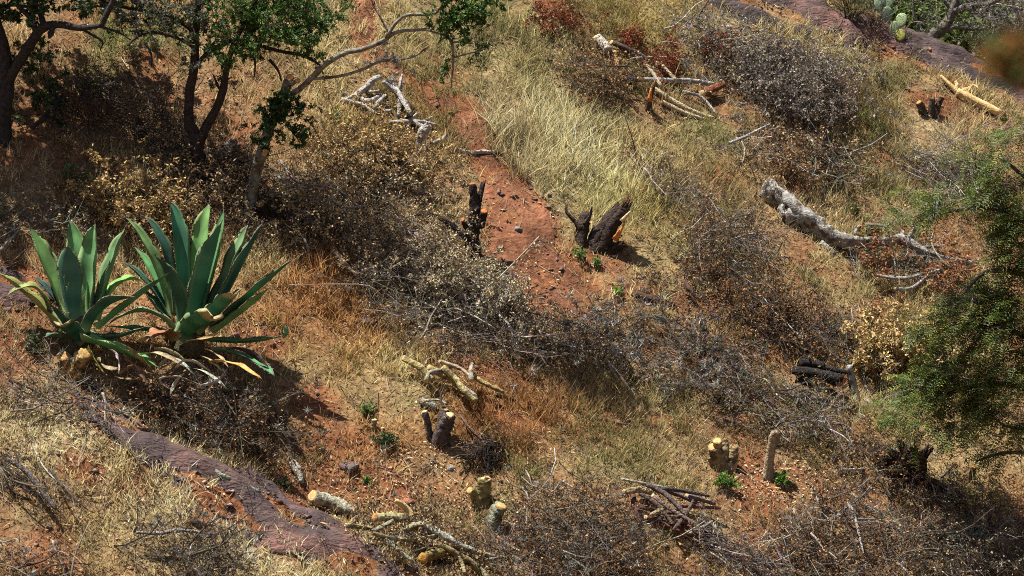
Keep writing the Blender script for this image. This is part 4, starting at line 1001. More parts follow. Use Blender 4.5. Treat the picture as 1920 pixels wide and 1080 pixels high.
# yellow lichen logs in the middle
for lab, p, r, u, c in [('yellow lichen log, the longest of the tumbled group at mid slope', [(758, 672), (790, 690), (812, 712)], [6, 6, 4], .05, (0.40, 0.33, 0.15)), ('yellow lichen pole slanting right in the tumbled group at mid slope', [(832, 690), (856, 712), (872, 735), (892, 752)], [6, 6.5, 6, 5], .1, (0.37, 0.31, 0.15)),
                        ('thin pale pole crossing the tumbled yellow logs', [(826, 678), (860, 690), (888, 710)], [3.5, 3.5, 3], .14, (0.46, 0.38, 0.28)), ('upright grey stub between the tumbled yellow logs', [(884, 712), (883, 695), (885, 682)], [5, 4.5, 4], .14, (0.36, 0.34, 0.29)),
                        ('curled grey stick at the left of the tumbled yellow logs', [(800, 712), (806, 700), (826, 695)], [5, 5, 4], .06, (0.33, 0.31, 0.27)), ('grey stick pointing down from the tumbled yellow logs', [(868, 725), (888, 740), (893, 752)], [4, 4, 3], .03, (0.36, 0.34, 0.29)),
                        ('short yellow log at the right of the tumbled group', [(892, 708), (915, 722), (945, 735)], [5, 5, 4], .03, (0.36, 0.28, 0.12)), ('low yellow log under the tumbled group', [(806, 690), (835, 705), (860, 722)], [6, 6, 5], .02, (0.38, 0.29, 0.11)), ('forked pale twig standing up below the tumbled yellow logs', [(795, 752), (820, 750), (838, 758)], [3, 2.5, 2], .04, (0.42, 0.36, 0.28))]:
    log(lab, p, r, 'lichen', c, name='branch_piece', cat='branch', ups=[u] * len(p), cut0=(0.5, 0.36, 0.18))
log('long dark knotted pole lying right of the tumbled yellow logs', [(930, 738), (960, 750), (990, 762), (1015, 770)], [4.5, 4, 3.5, 2.5], 'bark', (0.15, 0.11, 0.07), name='branch_piece', cat='branch')
# reddish stick stack
for lab, p, r, c, u, ct in [('upright reddish stick at the left of the stick stack', [(1187, 928), (1190, 955), (1200, 982)], [6, 6, 5], REDB, .1, None), ('fat tan stick on top of the stick stack', [(1172, 922), (1200, 918), (1222, 924)], [6, 7, 6], (0.36, 0.27, 0.14), .2, 1),
                            ('long thin grey stick over the top of the stick stack', [(1165, 898), (1215, 908), (1268, 918)], [3, 3, 2.5], (0.36, 0.31, 0.25), .22, None), ('dark curved stick arching over the stick stack', [(1212, 908), (1245, 925), (1270, 948), (1285, 965)], [6, 6, 5, 4], (0.14, 0.11, 0.10), .22, None),
                            ('short dark red stick with a yellow end in the stick stack', [(1204, 940), (1222, 946), (1232, 952)], [6, 6, 5], (0.17, 0.09, 0.075), .12, 1), ('brown red stick with a yellow sawn end low in the stick stack', [(1213, 970), (1250, 976), (1290, 980)], [6, 6, 5], REDB, .12, 1),
                            ('lowest red stick of the stick stack', [(1228, 984), (1260, 986), (1300, 990)], [6, 6, 5], (0.22, 0.09, 0.065), .06, None), ('red stick across the middle of the stick stack', [(1198, 950), (1240, 960), (1290, 962)], [5, 5, 4], REDB, .1, None), ('thin crooked lichen stick in the stick stack', [(1222, 965), (1240, 955), (1256, 952)], [4, 4, 3], (0.36, 0.31, 0.17), .2, 1),
                            ('stubby grey stick sticking out on the right of the stick stack', [(1290, 930), (1320, 938), (1342, 945)], [6, 5, 4], (0.20, 0.16, 0.15), .16, 1), ('red stick pointing right from the stick stack', [(1270, 948), (1310, 950), (1352, 953)], [4, 4, 3], (0.21, 0.10, 0.085), .14, None),
                            ('dark stick with a round yellow cut at the foot of the stick stack', [(1290, 1000), (1312, 1002), (1332, 1000)], [6, 6, 6], (0.17, 0.13, 0.11), .06, 2), ('pale stick slanting up on the right of the stick stack', [(1294, 1000), (1318, 988), (1336, 978)], [3.5, 3.5, 3], (0.36, 0.31, 0.26), .16, None),
                            ('brown stick with a pale sawn end trailing below the stick stack', [(1330, 1012), (1355, 1022), (1378, 1030)], [5, 6, 6], (0.20, 0.14, 0.10), .08, 2), ('short black upright stick in the stick stack', [(1322, 1018), (1323, 1000), (1325, 985)], [4, 4, 3], (0.05, 0.04, 0.035), .1, None), ('bent dark stick at the back of the stick stack', [(1240, 915), (1275, 928), (1310, 945)], [5, 5, 4], (0.16, 0.12, 0.11), .14, None),
                            ('thin dark stick crossing the reddish sticks from upper left', [(1200, 925), (1235, 950), (1265, 985)], [3.5, 3.5, 2.5], (0.11, 0.08, 0.07), .2, None), ('dark brown stick leaning on the right of the stick stack', [(1262, 995), (1285, 965), (1300, 938)], [4, 4, 3], (0.12, 0.085, 0.07), .2, None), ('grey brown stick slanting down across the stick stack centre', [(1225, 930), (1262, 958), (1310, 985)], [4.5, 4, 3], (0.2, 0.15, 0.13), .24, 1),
                            ('dark stick along the top edge of the stick stack', [(1240, 915), (1290, 922), (1330, 930)], [4, 4, 3], (0.10, 0.08, 0.075), .24, 2), ('thin red twig over the lowest red stick', [(1215, 960), (1260, 990), (1305, 1006)], [3, 3, 2], (0.19, 0.08, 0.065), .12, None), ('short grey stick at the right foot of the stick stack', [(1310, 975), (1335, 990), (1352, 1008)], [5, 5, 4], (0.17, 0.14, 0.13), .1, 1),
                            ('grey stick at the lower end of the trailing stick pile', [(1400, 1040), (1440, 1060), (1475, 1078)], [5, 5, 4], (0.20, 0.17, 0.155), .08, 1)]:
    log(lab, p, r, 'bark', c, name='cut_stick', cat='stick', group='stack of cut sticks', ups=[u] * len(p), cut0=(0.58, 0.45, 0.26) if ct == 1 else None, cut1=(0.58, 0.45, 0.26) if ct == 2 else None)
# black logs with orange ends, right
for lab, p, r, u in [('upper black log with an orange end beside the lichen pole', [(1500, 680), (1525, 682), (1545, 688)], [8, 9, 8], .12), ('left black log with an orange end low in the black log stack', [(1495, 705), (1512, 712), (1524, 716)], [10, 10, 9], .05), ('right black log with an orange end low in the black log stack', [(1545, 705), (1562, 712), (1572, 716)], [10, 10, 9], .05),
                     ('mossy grey topped black log across the black log stack', [(1486, 695), (1530, 700), (1580, 712)], [7, 8, 7], .16), ('thin black pole behind the black log stack', [(1505, 668), (1550, 690), (1600, 700)], [5, 5, 4], .14)]:
    log(lab, p, r, 'bark', (0.035, 0.03, 0.028), name='cut_log', cat='log', group='black log stack', ups=[u] * 3, cut1=(0.50, 0.19, 0.05))
stump('short upright pole crusted with white lichen beside the black logs', (1603, 745), [([(1608, 755), (1600, 725), (1592, 685)], [10, 8, 6], .0, 0), ([(1605, 745), (1625, 752), (1640, 765)], [6, 5, 3], -.1, 0)], mat_='lichen', col=(0.42, 0.43, 0.38), cutc=None, name='lichen_pole', cat='pole', group=None)
# pale sawn poles, upper right
for lab, p, r, c, u in [('fat bone grey stub at the upper left of the sawn poles', [(1120, 70), (1130, 82), (1140, 95)], [8, 9, 8], (0.50, 0.44, 0.36), .12), ('long grey pole lying level across the sawn poles', [(1170, 148), (1230, 150), (1300, 152), (1340, 158)], [4, 5, 5, 4], (0.38, 0.35, 0.32), .15), ('pale tan pole running down right from the sawn poles', [(1225, 165), (1265, 190), (1300, 208), (1338, 222)], [4, 4, 3.5, 3], (0.52, 0.41, 0.25), .08),
                        ('lower tan pole nearly parallel to the pale one', [(1240, 190), (1285, 212), (1325, 225)], [4, 4, 3], (0.50, 0.40, 0.26), .03), ('thin pale pole pointing down through the red spray', [(1242, 122), (1256, 138), (1268, 150)], [3, 3, 3], (0.55, 0.44, 0.28), .2), ('dark pole above the sawn poles', [(1148, 80), (1185, 95), (1215, 112)], [5, 5, 4], (0.10, 0.075, 0.06), .12),
                        ('pale level stick at the top of the sawn poles', [(1185, 110), (1240, 108), (1285, 112)], [3, 3, 2.5], (0.46, 0.40, 0.33), .12), ('knobbly orange brown stub in the sawn poles', [(1150, 98), (1156, 115), (1158, 128)], [6, 5, 4], (0.50, 0.28, 0.12), .06), ('curved grey stick at the right end of the sawn poles', [(1280, 172), (1315, 182), (1345, 215)], [3.5, 3, 2.5], (0.40, 0.36, 0.32), .12),
                        ('short twisted stick with a red brown torn end right of the sawn poles', [(1318, 175), (1340, 165), (1358, 158)], [7, 7, 5], (0.26, 0.10, 0.05), .12), ('thin arched pale twig right of the sawn poles', [(1382, 155), (1395, 135), (1420, 118)], [2.5, 2.2, 1.8], (0.50, 0.42, 0.28), .2), ('leaning thin dark pole in the sawn poles', [(1210, 118), (1226, 140), (1240, 162)], [3.5, 3.5, 3], (0.40, 0.33, 0.24), .16)]:
    log(lab, p, r, 'bark', c, name='sawn_pole', cat='pole', group='sawn poles on the upper slope', ups=[u] * len(p), cut0=(0.6, 0.42, 0.22) if r[0] > 4.5 else None)
# grey dead branches, upper centre
t = log('pale dead branch forking upwards in the grass left of the path', [(640, 190), (668, 178), (690, 160), (706, 145)], [3, 5, 6, 5], 'bark', (0.42, 0.39, 0.35), name='dead_branch', cat='branch', ups=[0, .08, .14, .22], limbs=[([(668, 178), (690, 190), (715, 178)], [5, 5, 4], .12), ([(690, 190), (700, 205)], [4, 3], .0), ([(680, 165), (695, 172), (712, 170)], [4, 3, 2], .2), ([(655, 182), (645, 175), (638, 168)], [3, 2.5, 1.5], .1)])
log('grey dead branches raised like antlers above the bent white stump', [(768, 218), (762, 195), (745, 175), (718, 152)], [5, 5, 5, 4], 'bark', (0.38, 0.36, 0.33), name='dead_branch', cat='branch', ups=[.05, .12, .2, .28], limbs=[([(748, 220), (750, 185), (752, 145)], [4, 4, 3], .3), ([(762, 195), (745, 165), (735, 140)], [4, 3, 2], .32)])
log('grey dead branch lying level with a fork beside the bent white stump', [(730, 230), (765, 228), (795, 230), (818, 235)], [4, 5, 5, 3], 'bark', (0.42, 0.39, 0.35), name='dead_branch', cat='branch', ups=[.05] * 4, limbs=[([(765, 228), (780, 215), (785, 212)], [4, 3, 2], .08), ([(790, 230), (805, 222), (812, 218)], [3, 2, 1.5], .1)])
log('single pale stick with a cut end lying across the red path', [(850, 278), (880, 286), (905, 285), (930, 286)], [3, 4, 4, 3.5], 'bark', (0.46, 0.42, 0.36), name='dead_branch', cat='branch')
log('short pale stick pointing at the path from the bent white stump', [(815, 268), (830, 260), (838, 253)], [4, 4, 3], 'bark', (0.46, 0.42, 0.34), name='dead_branch', cat='branch', ups=[.03, .06, .1])
for lab, p, rd, u in [('thick pale dead branch end at the upper left of the grey dead branches', [(688, 162), (700, 150), (712, 144)], [6, 6, 5], .2), ('short grey dead branch crossing low under the forked pale one', [(640, 186), (680, 198), (706, 214)], [4, 4, 3], .08), ('bent grey dead branch below the forked pale one', [(700, 205), (712, 190), (722, 180)], [5, 5, 4], .1),
                      ('leaning pale dead pole right of the antler like branches', [(735, 150), (752, 182), (770, 214)], [4.5, 4.5, 4], .24), ('thin grey dead twig standing above the antler like branches', [(752, 178), (750, 160), (754, 140)], [3, 2.5, 2], .3), ('grey dead stick lying along the foot of the grey dead branches', [(700, 212), (725, 208), (735, 206)], [3, 3, 2], .04), ('short forked grey stick joining the bent white stump', [(770, 226), (790, 236), (800, 240)], [4, 4, 3], .12)]:
    log(lab, p, rd, 'bark', (0.42, 0.39, 0.35), name='dead_branch', cat='branch', ups=[u * .5, u, u * 1.1])
# lone sticks elsewhere
LONE = [('long thin grey bough curving through the tan heap', [(520, 330), (545, 350), (590, 378), (640, 390), (690, 385)], [3, 3.5, 3, 2.5, 1.5], (0.34, 0.33, 0.33), .3), ('second grey bough in the tan heap, lower than the long one', [(525, 300), (560, 342), (620, 352), (672, 378)], [2, 2.5, 2.2, 1.5], (0.33, 0.31, 0.29), .3), ('pale brown broken stick on the left flank of the tan heap', [(628, 472), (645, 492), (668, 515)], [5, 4, 3], (0.42, 0.30, 0.18), .2),
        ('green grey mossy branch lying on the purple rock at lower left', [(368, 872), (395, 868), (412, 890), (450, 905), (488, 925)], [2.5, 5, 5, 5, 4.5], (0.25, 0.27, 0.21), .06), ('short pale log stub under the dark heap right of the purple rock', [(548, 868), (560, 885), (566, 905)], [9, 9, 5], (0.40, 0.36, 0.29), .02), ('thin pale twig bent like a hook on the dark belt', [(990, 640), (1003, 612), (1020, 635)], [3, 3, 2.5], (0.52, 0.34, 0.2), .25),
        ('grey crooked twig lying on the dark belt of brush', [(935, 590), (955, 610), (962, 632)], [2, 2, 1.5], (0.42, 0.38, 0.34), .25), ('long grey stick along the foot of the dark belt', [(1000, 658), (1040, 662), (1085, 668)], [2.2, 2.5, 2], (0.44, 0.39, 0.32), .12), ('dark low log below the leaning splintered stump', [(1190, 550), (1225, 562), (1265, 572)], [6, 7, 5], (0.09, 0.06, 0.045), .02), ('thin dark root on the reddish grass right of mid slope', [(1100, 782), (1150, 792), (1195, 800), (1225, 802)], [2.5, 3.5, 3, 1.5], (0.14, 0.08, 0.06), .01),
        ('thin dark twig on the bare soil right of the grey stump', [(862, 778), (880, 802), (905, 826)], [2.5, 3, 3], (0.20, 0.12, 0.10), .08), ('pale short stick on the ground below the bent post', [(1568, 882), (1590, 881), (1612, 880)], [2.5, 3, 2.5], (0.50, 0.46, 0.41), .03), ('short stick pointing up in the grass beside the uprooted stump', [(1765, 895), (1780, 880), (1792, 868)], [3, 2.5, 2], (0.22, 0.17, 0.13), .1), ('bare curved bough in the rust leafed tangle', [(1678, 542), (1710, 540), (1738, 518)], [3.5, 3.5, 2.5], (0.38, 0.36, 0.34), .25),
        ('grey bough along the top of the rust leafed tangle', [(1640, 515), (1690, 522), (1740, 512), (1765, 505)], [3, 3.5, 3, 2], (0.33, 0.31, 0.29), .28), ('yellow mossy broken log in the shade at the bottom right', [(1730, 990), (1765, 998), (1800, 1000)], [10, 9, 6], (0.48, 0.38, 0.20), .05), ('dark green mossy log in the shade at the bottom right', [(1780, 1010), (1820, 1005), (1850, 995)], [9, 9, 5], (0.13, 0.16, 0.11), .08), ('grey dead branch with bare forks at the bottom left', [(255, 998), (300, 1000), (340, 994), (400, 1002)], [3, 4, 3.5, 2], (0.30, 0.28, 0.25), .12),
        ('long dark bough slanting along the pale ridge at lower left', [(12, 860), (50, 885), (85, 930), (105, 955)], [4, 5, 5, 3], (0.13, 0.11, 0.10), .12), ('thin pale arched twig at the right of the pale stub group', [(1468, 1010), (1490, 1000), (1500, 985)], [2, 2, 1.5], (0.42, 0.37, 0.3), .15), ('forked bare grey bough over the bottom right twig heap', [(1590, 945), (1600, 960), (1608, 990), (1620, 1040)], [3, 3, 2.5, 1.5], (0.33, 0.31, 0.30), .4), ('crooked grey bough at the left of the bottom right twig heap', [(1470, 1012), (1478, 1022), (1490, 1028), (1495, 1035)], [2.5, 2.5, 2.2, 2], (0.42, 0.40, 0.37), .1),
        ('dark red broken stick in the brown leafed litter', [(1280, 525), (1295, 545), (1312, 562)], [5, 5, 4], (0.17, 0.10, 0.075), .12), ('dark bent stick in the brown leafed litter', [(1405, 582), (1425, 570), (1442, 565)], [5, 6, 4], (0.11, 0.075, 0.06), .12), ('black tapering bough at the left edge in tree shade', [(60, 240), (90, 215), (115, 180)], [4, 5, 3], (0.05, 0.04, 0.035), .3), ('pale twig poking up at the left edge above the left agave', [(0, 470), (18, 450), (35, 432)], [3, 2.5, 1.5], (0.33, 0.29, 0.27), .15), ('grey bough arching over the dark heap above the big log', [(1368, 268), (1400, 255), (1445, 232)], [2.5, 2.5, 2], (0.38, 0.36, 0.35), .2),
        ('dark straight bough slanting down the heap above the big log', [(1510, 250), (1550, 290), (1580, 320)], [3, 3, 2], (0.12, 0.10, 0.095), .35), ('tan sawn stub in the heap above the big log', [(1528, 340), (1545, 328), (1553, 322)], [5, 5, 4], (0.42, 0.29, 0.13), .2), ('flat grey board of bark in the grass above the grey stump', [(790, 752), (805, 758), (818, 765)], [7, 8, 6], (0.33, 0.34, 0.30), .01)]
for lab, p, r, c, u in LONE:
    log(lab, p, r, 'bark', c, name='fallen_branch', cat='branch', ups=[u] * len(p), twigs=6 if r[0] < 4.6 and len(p) > 3 else 0, lift=0.7)

# ------------------------------------------------------------------ stones
PURP = (0.19, 0.105, 0.10); REDR = (0.34, 0.12, 0.07); GREYR = (0.23, 0.21, 0.19)
ROCKS = [('round grey stone lying on the bare red path', 971, 428, 15, 9, GREYR), ('flat purple stone at the right edge of the red path', 1032, 424, 13, 6, (0.2, 0.11, 0.11)), ('long purple stone in the rust coloured grass right of the agaves', 682, 598, 26, 12, PURP), ('slanting purple boulder above the purple slab at lower left', 655, 868, 28, 16, PURP),
         ('red square stone above the mossy wood heap', 760, 940, 22, 13, REDR), ('pink stone under the dark heap beside the purple rock', 522, 900, 14, 10, (0.34, 0.18, 0.18)), ('pale lichen spotted stone below the grey sawn stump', 844, 872, 13, 15, (0.33, 0.31, 0.25)), ('large pale grey boulder in the tree shade beside the forked trunk', 428, 285, 28, 17, (0.24, 0.24, 0.26)),
         ('red brown stone on the pale grass ridge at the bottom left', 370, 972, 22, 13, (0.27, 0.10, 0.055)), ('dark purple stone at the foot of the mossy wood heap', 772, 1060, 20, 10, (0.13, 0.075, 0.08)), ('small purple stone under the dark belt of brush', 850, 662, 13, 9, (0.22, 0.13, 0.13)), ('purple stone on the soil below the small dark green shrub', 764, 858, 9, 6, (0.25, 0.14, 0.13)),
         ('small pink stone beside the red square stone', 778, 924, 9, 6, (0.40, 0.2, 0.17)), ('black round stone under the leaning splintered stump', 1158, 462, 14, 9, (0.035, 0.03, 0.03)), ('red boulder on the soil just right of the right agave', 440, 625, 14, 9, (0.24, 0.09, 0.065)), ('pink boulder half hidden by the feathery tree at the right', 1808, 798, 18, 10, (0.34, 0.19, 0.18)),
         ('pale blue grey stone in the grass on the upper right', 1668, 327, 10, 7, (0.40, 0.40, 0.38)), ('small orange red stone on the purple slab at the upper right', 1748, 103, 11, 8, (0.36, 0.12, 0.05)), ('white stone near the top in the pale grass', 1368, 48, 9, 6, (0.6, 0.52, 0.42)), ('small white stone beside the sawn poles stub group', 1392, 88, 7, 6, (0.55, 0.5, 0.44)), ('grey stone in the air plant heap near the bottom right', 1008, 905, 12, 9, (0.2, 0.18, 0.17)),
         ('pink stone lying in brush just left of the stick stack', 1100, 805, 9, 6, (0.30, 0.16, 0.13)), ('pale flat wood slab on the soil below the stick stack', 1246, 1020, 16, 6, (0.55, 0.36, 0.2)), ('purple stone at the left edge beside the left agave', 10, 575, 16, 9, PURP), ('red stone on the soil at the upper left', 110, 90, 18, 10, REDR), ('purple stone on the lower left slab', 525, 985, 9, 5, (0.26, 0.15, 0.15)), ('flat red stone on the lower left slab', 455, 975, 8, 4, (0.36, 0.12, 0.07)), ('dark hollow edge boulder beside the dug pit', 955, 868, 16, 12, (0.07, 0.055, 0.045)),
         ('brown clod on the upper right slab', 1560, 35, 12, 6, (0.2, 0.08, 0.05)), ('red clod on the upper right slab', 1536, 25, 10, 6, (0.32, 0.11, 0.05))]
for q, (lab, px, py, rx, rz, c) in enumerate(ROCKS):
    g = at(px, py + rz * 0.4); k = mpp(g[1]); r = np.random.default_rng(q)
    mb = rock_mb(g + np.array([0, 0, -rz * k * 0.25]), (rx * k, rx * k * 0.8, rz * k * 1.2), q + 5, C=c, flat=1.0)
    solo('stone', lab, 'stone', mb, M['stone'], g, group='single stones on the slope')

# ------------------------------------------------------------------ trees
def cluster_leaves(P, n, spread):
    i = rng.integers(0, len(P), n)
    return P[i] + rng.normal(0, 1, (n, 3)) * spread

def crown(parent, clusters, y0, leafcol, lsize, twc, mat_='green', nm='foliage', stem_r=0.006, moss=0, per=1.0, wid=(0.45, 0.8)):
    """clusters: (px, py, rx, ry, dy, depth, sprays, leaves)"""
    mbt = MB(); mbl = MB(); mbm = MB(); k = mpp(y0)
    for px, py, rx, ry, dy, dep, ns, nl in clusters:
        c = at_y(px, py, y0 + dy)
        P0 = c + rng.normal(0, 0.42, (ns, 3)) * np.array([rx * k, dep, ry * k])
        D0 = nrm((P0 - c) / np.array([rx * k, max(dep, .05), ry * k])) * 0.6 + rvec(ns)
        L0 = rng.uniform(0.15, 0.4, ns) * min(1.3, max(0.6, rx * k * 2))
        nl = int(nl * 1.6)
        lv = spray(P0 - D0 * 0.05, D0, L0, np.full(ns, stem_r * 0.8), 5, 2)
        cs = colr(ns, twc, 0.3)
        twig_tubes(mbt, *lv[0], cs); twig_tubes(mbt, *lv[1], np.repeat(cs, 5, 0)); twig_tubes(mbt, *lv[2], np.repeat(cs, 10, 0))
        if nl:
            lp, ld = spray_points(lv, nl); n = len(lp)
            leaf_quads(mbl, lp, ld * 0.6 + rvec(n), rvec(n) + np.array([0, 0, .7]), lsize * rng.uniform(0.6, 1.3, n), lsize * rng.uniform(*wid, n), colr(n, leafcol, 0.3))
        if moss:
            m_ = int(moss * ns); mp, _ = spray_points(lv, m_, (0, 1)); moss_balls(mbm, mp, rng.uniform(0.03, 0.08, m_), colr(m_, MOSSC, 0.3) * 0.8)
    part('twigs', mbt, M['twig'], parent, kind='stuff')
    if mbl.n: part(nm, mbl, M[mat_], parent, kind='stuff')
    if mbm.n: part('air_plants', mbm, M['moss'], parent, kind='stuff')

def tree(label, base, limbs, col, mat_='bark', name='tree', cat='tree', group=None, y0=None):
    g = at(*base) if y0 is None else None
    if g is None:
        p = at_y(base[0], base[1], y0); g = np.array([p[0], y0, float(H(p[0], y0))])
    y0 = g[1]; k = mpp(y0)
    t = thing(name, label, cat, g, group)
    for q, (pts, rad, dy0, dy1) in enumerate(limbs):
        n = len(pts)
        P = np.array([at_y(p[0], p[1], y0 + dy0 + (dy1 - dy0) * i / max(1, n - 1)) for i, p in enumerate(pts)])
        if q == 0: P[0][2] = min(P[0][2], H(P[0][0], P[0][1])) - 0.1
        mb = MB(); limb(mb, P, [r * k for r in rad], sides=10 if rad[0] > 6 else 6, rough=0.06, C=col)
        part('trunk' if q == 0 else 'limb', mb, M[mat_], t, smooth=True)
    return t, y0

def over(y0, spots, t, ns, nl, r=75, dep=.6):
    """crown clumps standing where the sun ray to a shaded spot passes"""
    o = []
    for px, py in spots:
        c = at(px, py) + SUN_TO * t
        qx, qy, _ = proj(c[None])
        o.append((float(qx[0]), float(qy[0]), r, r * .7, float(c[1] - y0), dep, ns, nl))
    return o

GRN = [(0.065, 0.14, 0.026), (0.042, 0.095, 0.022), (0.10, 0.18, 0.034)]
DGRN = [(0.035, 0.07, 0.022), (0.05, 0.085, 0.025)]
# forked tree, left of centre
t2, y2 = tree('dark forked tree with a green crown standing behind the agaves', (378, 338), [
    ([(380, 345), (372, 300), (368, 262), (354, 225), (356, 170), (364, 125), (366, 70), (372, 0), (380, -90)], [17, 14, 13, 9, 8.5, 8, 7, 6, 4], 0, 0), ([(374, 268), (388, 235), (405, 205), (418, 170), (424, 135), (440, 80), (470, 20), (500, -40)], [10, 9, 8, 8, 6, 5, 4, 2], 0, -.2),
    ([(362, 130), (390, 100), (440, 75), (520, 95), (570, 105), (605, 125)], [5, 4, 4, 3.5, 3, 2], 0, -.3), ([(366, 60), (320, 30), (270, 20), (200, 5), (150, -30)], [5, 4, 4, 3, 2], 0, .2), ([(366, 90), (330, 70), (280, 60), (250, 75), (240, 85)], [4, 4, 3, 2.5, 1.5], 0, -.3), ([(470, 95), (478, 115), (477, 145)], [2.5, 2, 1], -.25, -.25), ([(505, 112), (520, 130), (528, 152)], [3, 2.5, 1.5], -.2, -.3),
    ([(270, 80), (283, 100), (284, 125)], [2.5, 2, 1], -.3, -.3), ([(418, 175), (408, 160), (400, 140)], [3, 2.5, 1.5], -.1, -.1)], (0.055, 0.042, 0.036))
crown(t2, [(520, 20, 95, 44, -.2, .5, 62, 5200), (470, 60, 70, 38, -.2, .4, 36, 2200), (590, 50, 40, 24, -.2, .3, 16, 900), (440, 20, 60, 36, -.1, .4, 24, 1300), (560, 70, 34, 24, -.3, .3, 12, 700), (560, 55, 45, 25, -.3, .4, 16, 800), (450, 45, 45, 35, -.1, .4, 20, 1100), (460, 85, 40, 22, -.3, .3, 14, 700), (420, 105, 30, 18, -.3, .3, 10, 500), (580, 20, 40, 30, -.1, .4, 12, 600), (500, -60, 100, 50, 0, .6, 26, 900), (400, -70, 90, 50, 0, .6, 22, 600), (590, 108, 20, 10, -.3, .2, 4, 200)] + over(y2, [(340, 330), (420, 300), (400, 250), (470, 350)], 3.3, 22, 1700, 60, .5), y2, GRN, 0.031, DARKT)
crown(t2, [(300, 25, 80, 32, 0, .4, 44, 700), (230, 20, 50, 30, .1, .4, 22, 500), (370, 35, 50, 35, -.1, .3, 22, 300), (380, 80, 36, 30, -.2, .3, 16, 160), (270, 60, 26, 18, -.2, .3, 8, 50), (240, 10, 40, 20, .1, .3, 10, 90), (400, 145, 24, 18, -.1, .2, 6, 60), (348, 115, 14, 14, 0, .2, 4, 30), (300, -50, 90, 40, .1, .5, 16, 200)], y2, DGRN, 0.04, DARKT, moss=2.2, nm='sparse_foliage')
# cut tree with the vine
t3, y3 = tree('half felled tree with a vine on its trunk and one long grey limb reaching right', (468, 398), [
    ([(466, 402), (474, 350), (486, 300), (505, 240), (525, 190), (541, 150)], [12, 11, 10, 9, 8, 8], 0, 0), ([(528, 185), (560, 168), (590, 140), (610, 120), (645, 100), (680, 92), (715, 78), (745, 60), (800, 55)], [6, 6, 6, 6, 5.5, 5, 5, 4, 3], 0, -.4), ([(590, 148), (640, 142), (680, 130), (715, 115), (770, 108), (800, 90)], [3, 3, 3, 2.5, 2, 1.5], -.1, -.4),
    ([(725, 68), (745, 40), (765, 28), (815, 25), (835, 0)], [3.5, 3, 3, 2.5, 2], -.35, -.4), ([(800, 55), (840, 70), (850, 100), (848, 140), (846, 165)], [3, 3, 2.2, 1.8, 1], -.4, -.5), ([(845, 80), (880, 75), (900, 60)], [2, 1.5, 1], -.45, -.5), ([(728, 60), (712, 30), (700, 10)], [2, 2, 1.5], -.35, -.3), ([(850, 108), (880, 100), (910, 92)], [1.6, 1.3, 1], -.45, -.5), ([(700, 10), (690, -20)], [1.5, 1], -.3, -.3),
    ([(486, 300), (494, 290)], [9, 8], -.08, -.16), ([(541, 160), (556, 152)], [5, 4], 0, -.05)], (0.24, 0.235, 0.20), mat_='lichen', group=None)
for (px, py, dy, r) in ((543, 146, 0, 8), (497, 287, -.17, 8), (558, 151, -.06, 5)):
    mb = MB(); disc(mb, at_y(px, py, y3 + dy), (-.2, -.8, .5), r * mpp(y3), C=(0.62, 0.34, 0.13)); part('cut_face', mb, M['wood'], t3)
crown(t3, [(530, 185, 22, 18, -.1, .15, 12, 500), (515, 215, 24, 20, -.12, .15, 12, 550), (500, 245, 20, 20, -.12, .15, 10, 420), (560, 215, 14, 25, -.1, .12, 9, 330), (565, 250, 12, 20, -.1, .1, 7, 240), (545, 200, 20, 14, -.1, .12, 8, 300), (490, 265, 14, 12, -.1, .1, 5, 180)], y3, DGRN + [(0.045, 0.10, 0.025)], 0.04, DARKT, nm='vine_foliage', stem_r=.003)
crown(t3, [(860, 15, 55, 22, -.5, .3, 20, 900), (890, 25, 40, 16, -.5, .3, 14, 650), (840, 40, 30, 14, -.45, .25, 9, 420), (910, -10, 50, 20, -.5, .3, 12, 600), (870, 75, 35, 16, -.5, .2, 8, 120), (840, 140, 10, 25, -.5, .1, 4, 90), (900, 95, 20, 12, -.5, .2, 4, 60), (830, -30, 60, 30, -.4, .3, 12, 600)], y3, GRN, 0.042, DARKT)
crown(t3, [(755, 110, 16, 10, -.4, .15, 5, 0), (690, 115, 10, 10, -.2, .1, 3, 0), (725, 92, 12, 10, -.35, .1, 3, 0), (740, 140, 14, 14, -.3, .15, 4, 0)], y3, DGRN, 0.03, GREYT, moss=3.0, nm='moss', stem_r=.003)
# tree at the left edge
t1, y1_ = tree('lichen barked tree at the left edge with a limb bending right, bark darkened for canopy shade', (4, 262), [
    ([(2, 275), (6, 215), (12, 150), (4, 90), (-14, 20), (-20, -80)], [20, 16, 15, 14, 12, 8], 0, 0), ([(8, 160), (30, 125), (55, 85), (80, 52), (112, 46), (150, 52), (190, 48)], [11, 10, 10, 9, 7, 6, 4], 0, -.5), ([(68, 62), (58, 35), (35, 12), (20, -20)], [6, 5, 4, 3], -.2, -.3), ([(190, 48), (198, 30), (208, 10), (218, -20)], [5, 6, 5, 4], -.5, -.5), ([(82, 50), (75, 25), (62, 5), (60, -30)], [6, 5, 4, 3], -.25, 0), ([(-5, 20), (20, 10), (60, 14)], [4, 3, 2.5], 0, -.2),
    ([(100, 50), (95, 64), (92, 72)], [4, 6, 2], -.35, -.4), ([(150, 52), (172, 65), (192, 78), (188, 95)], [3, 2.5, 2, 1], -.4, -.5), ([(190, 50), (225, 62), (245, 75)], [3, 2, 1.2], -.5, -.5)], (0.05, 0.045, 0.042), mat_='bark')  # bark colour darkened throughout to stand for the canopy's shade

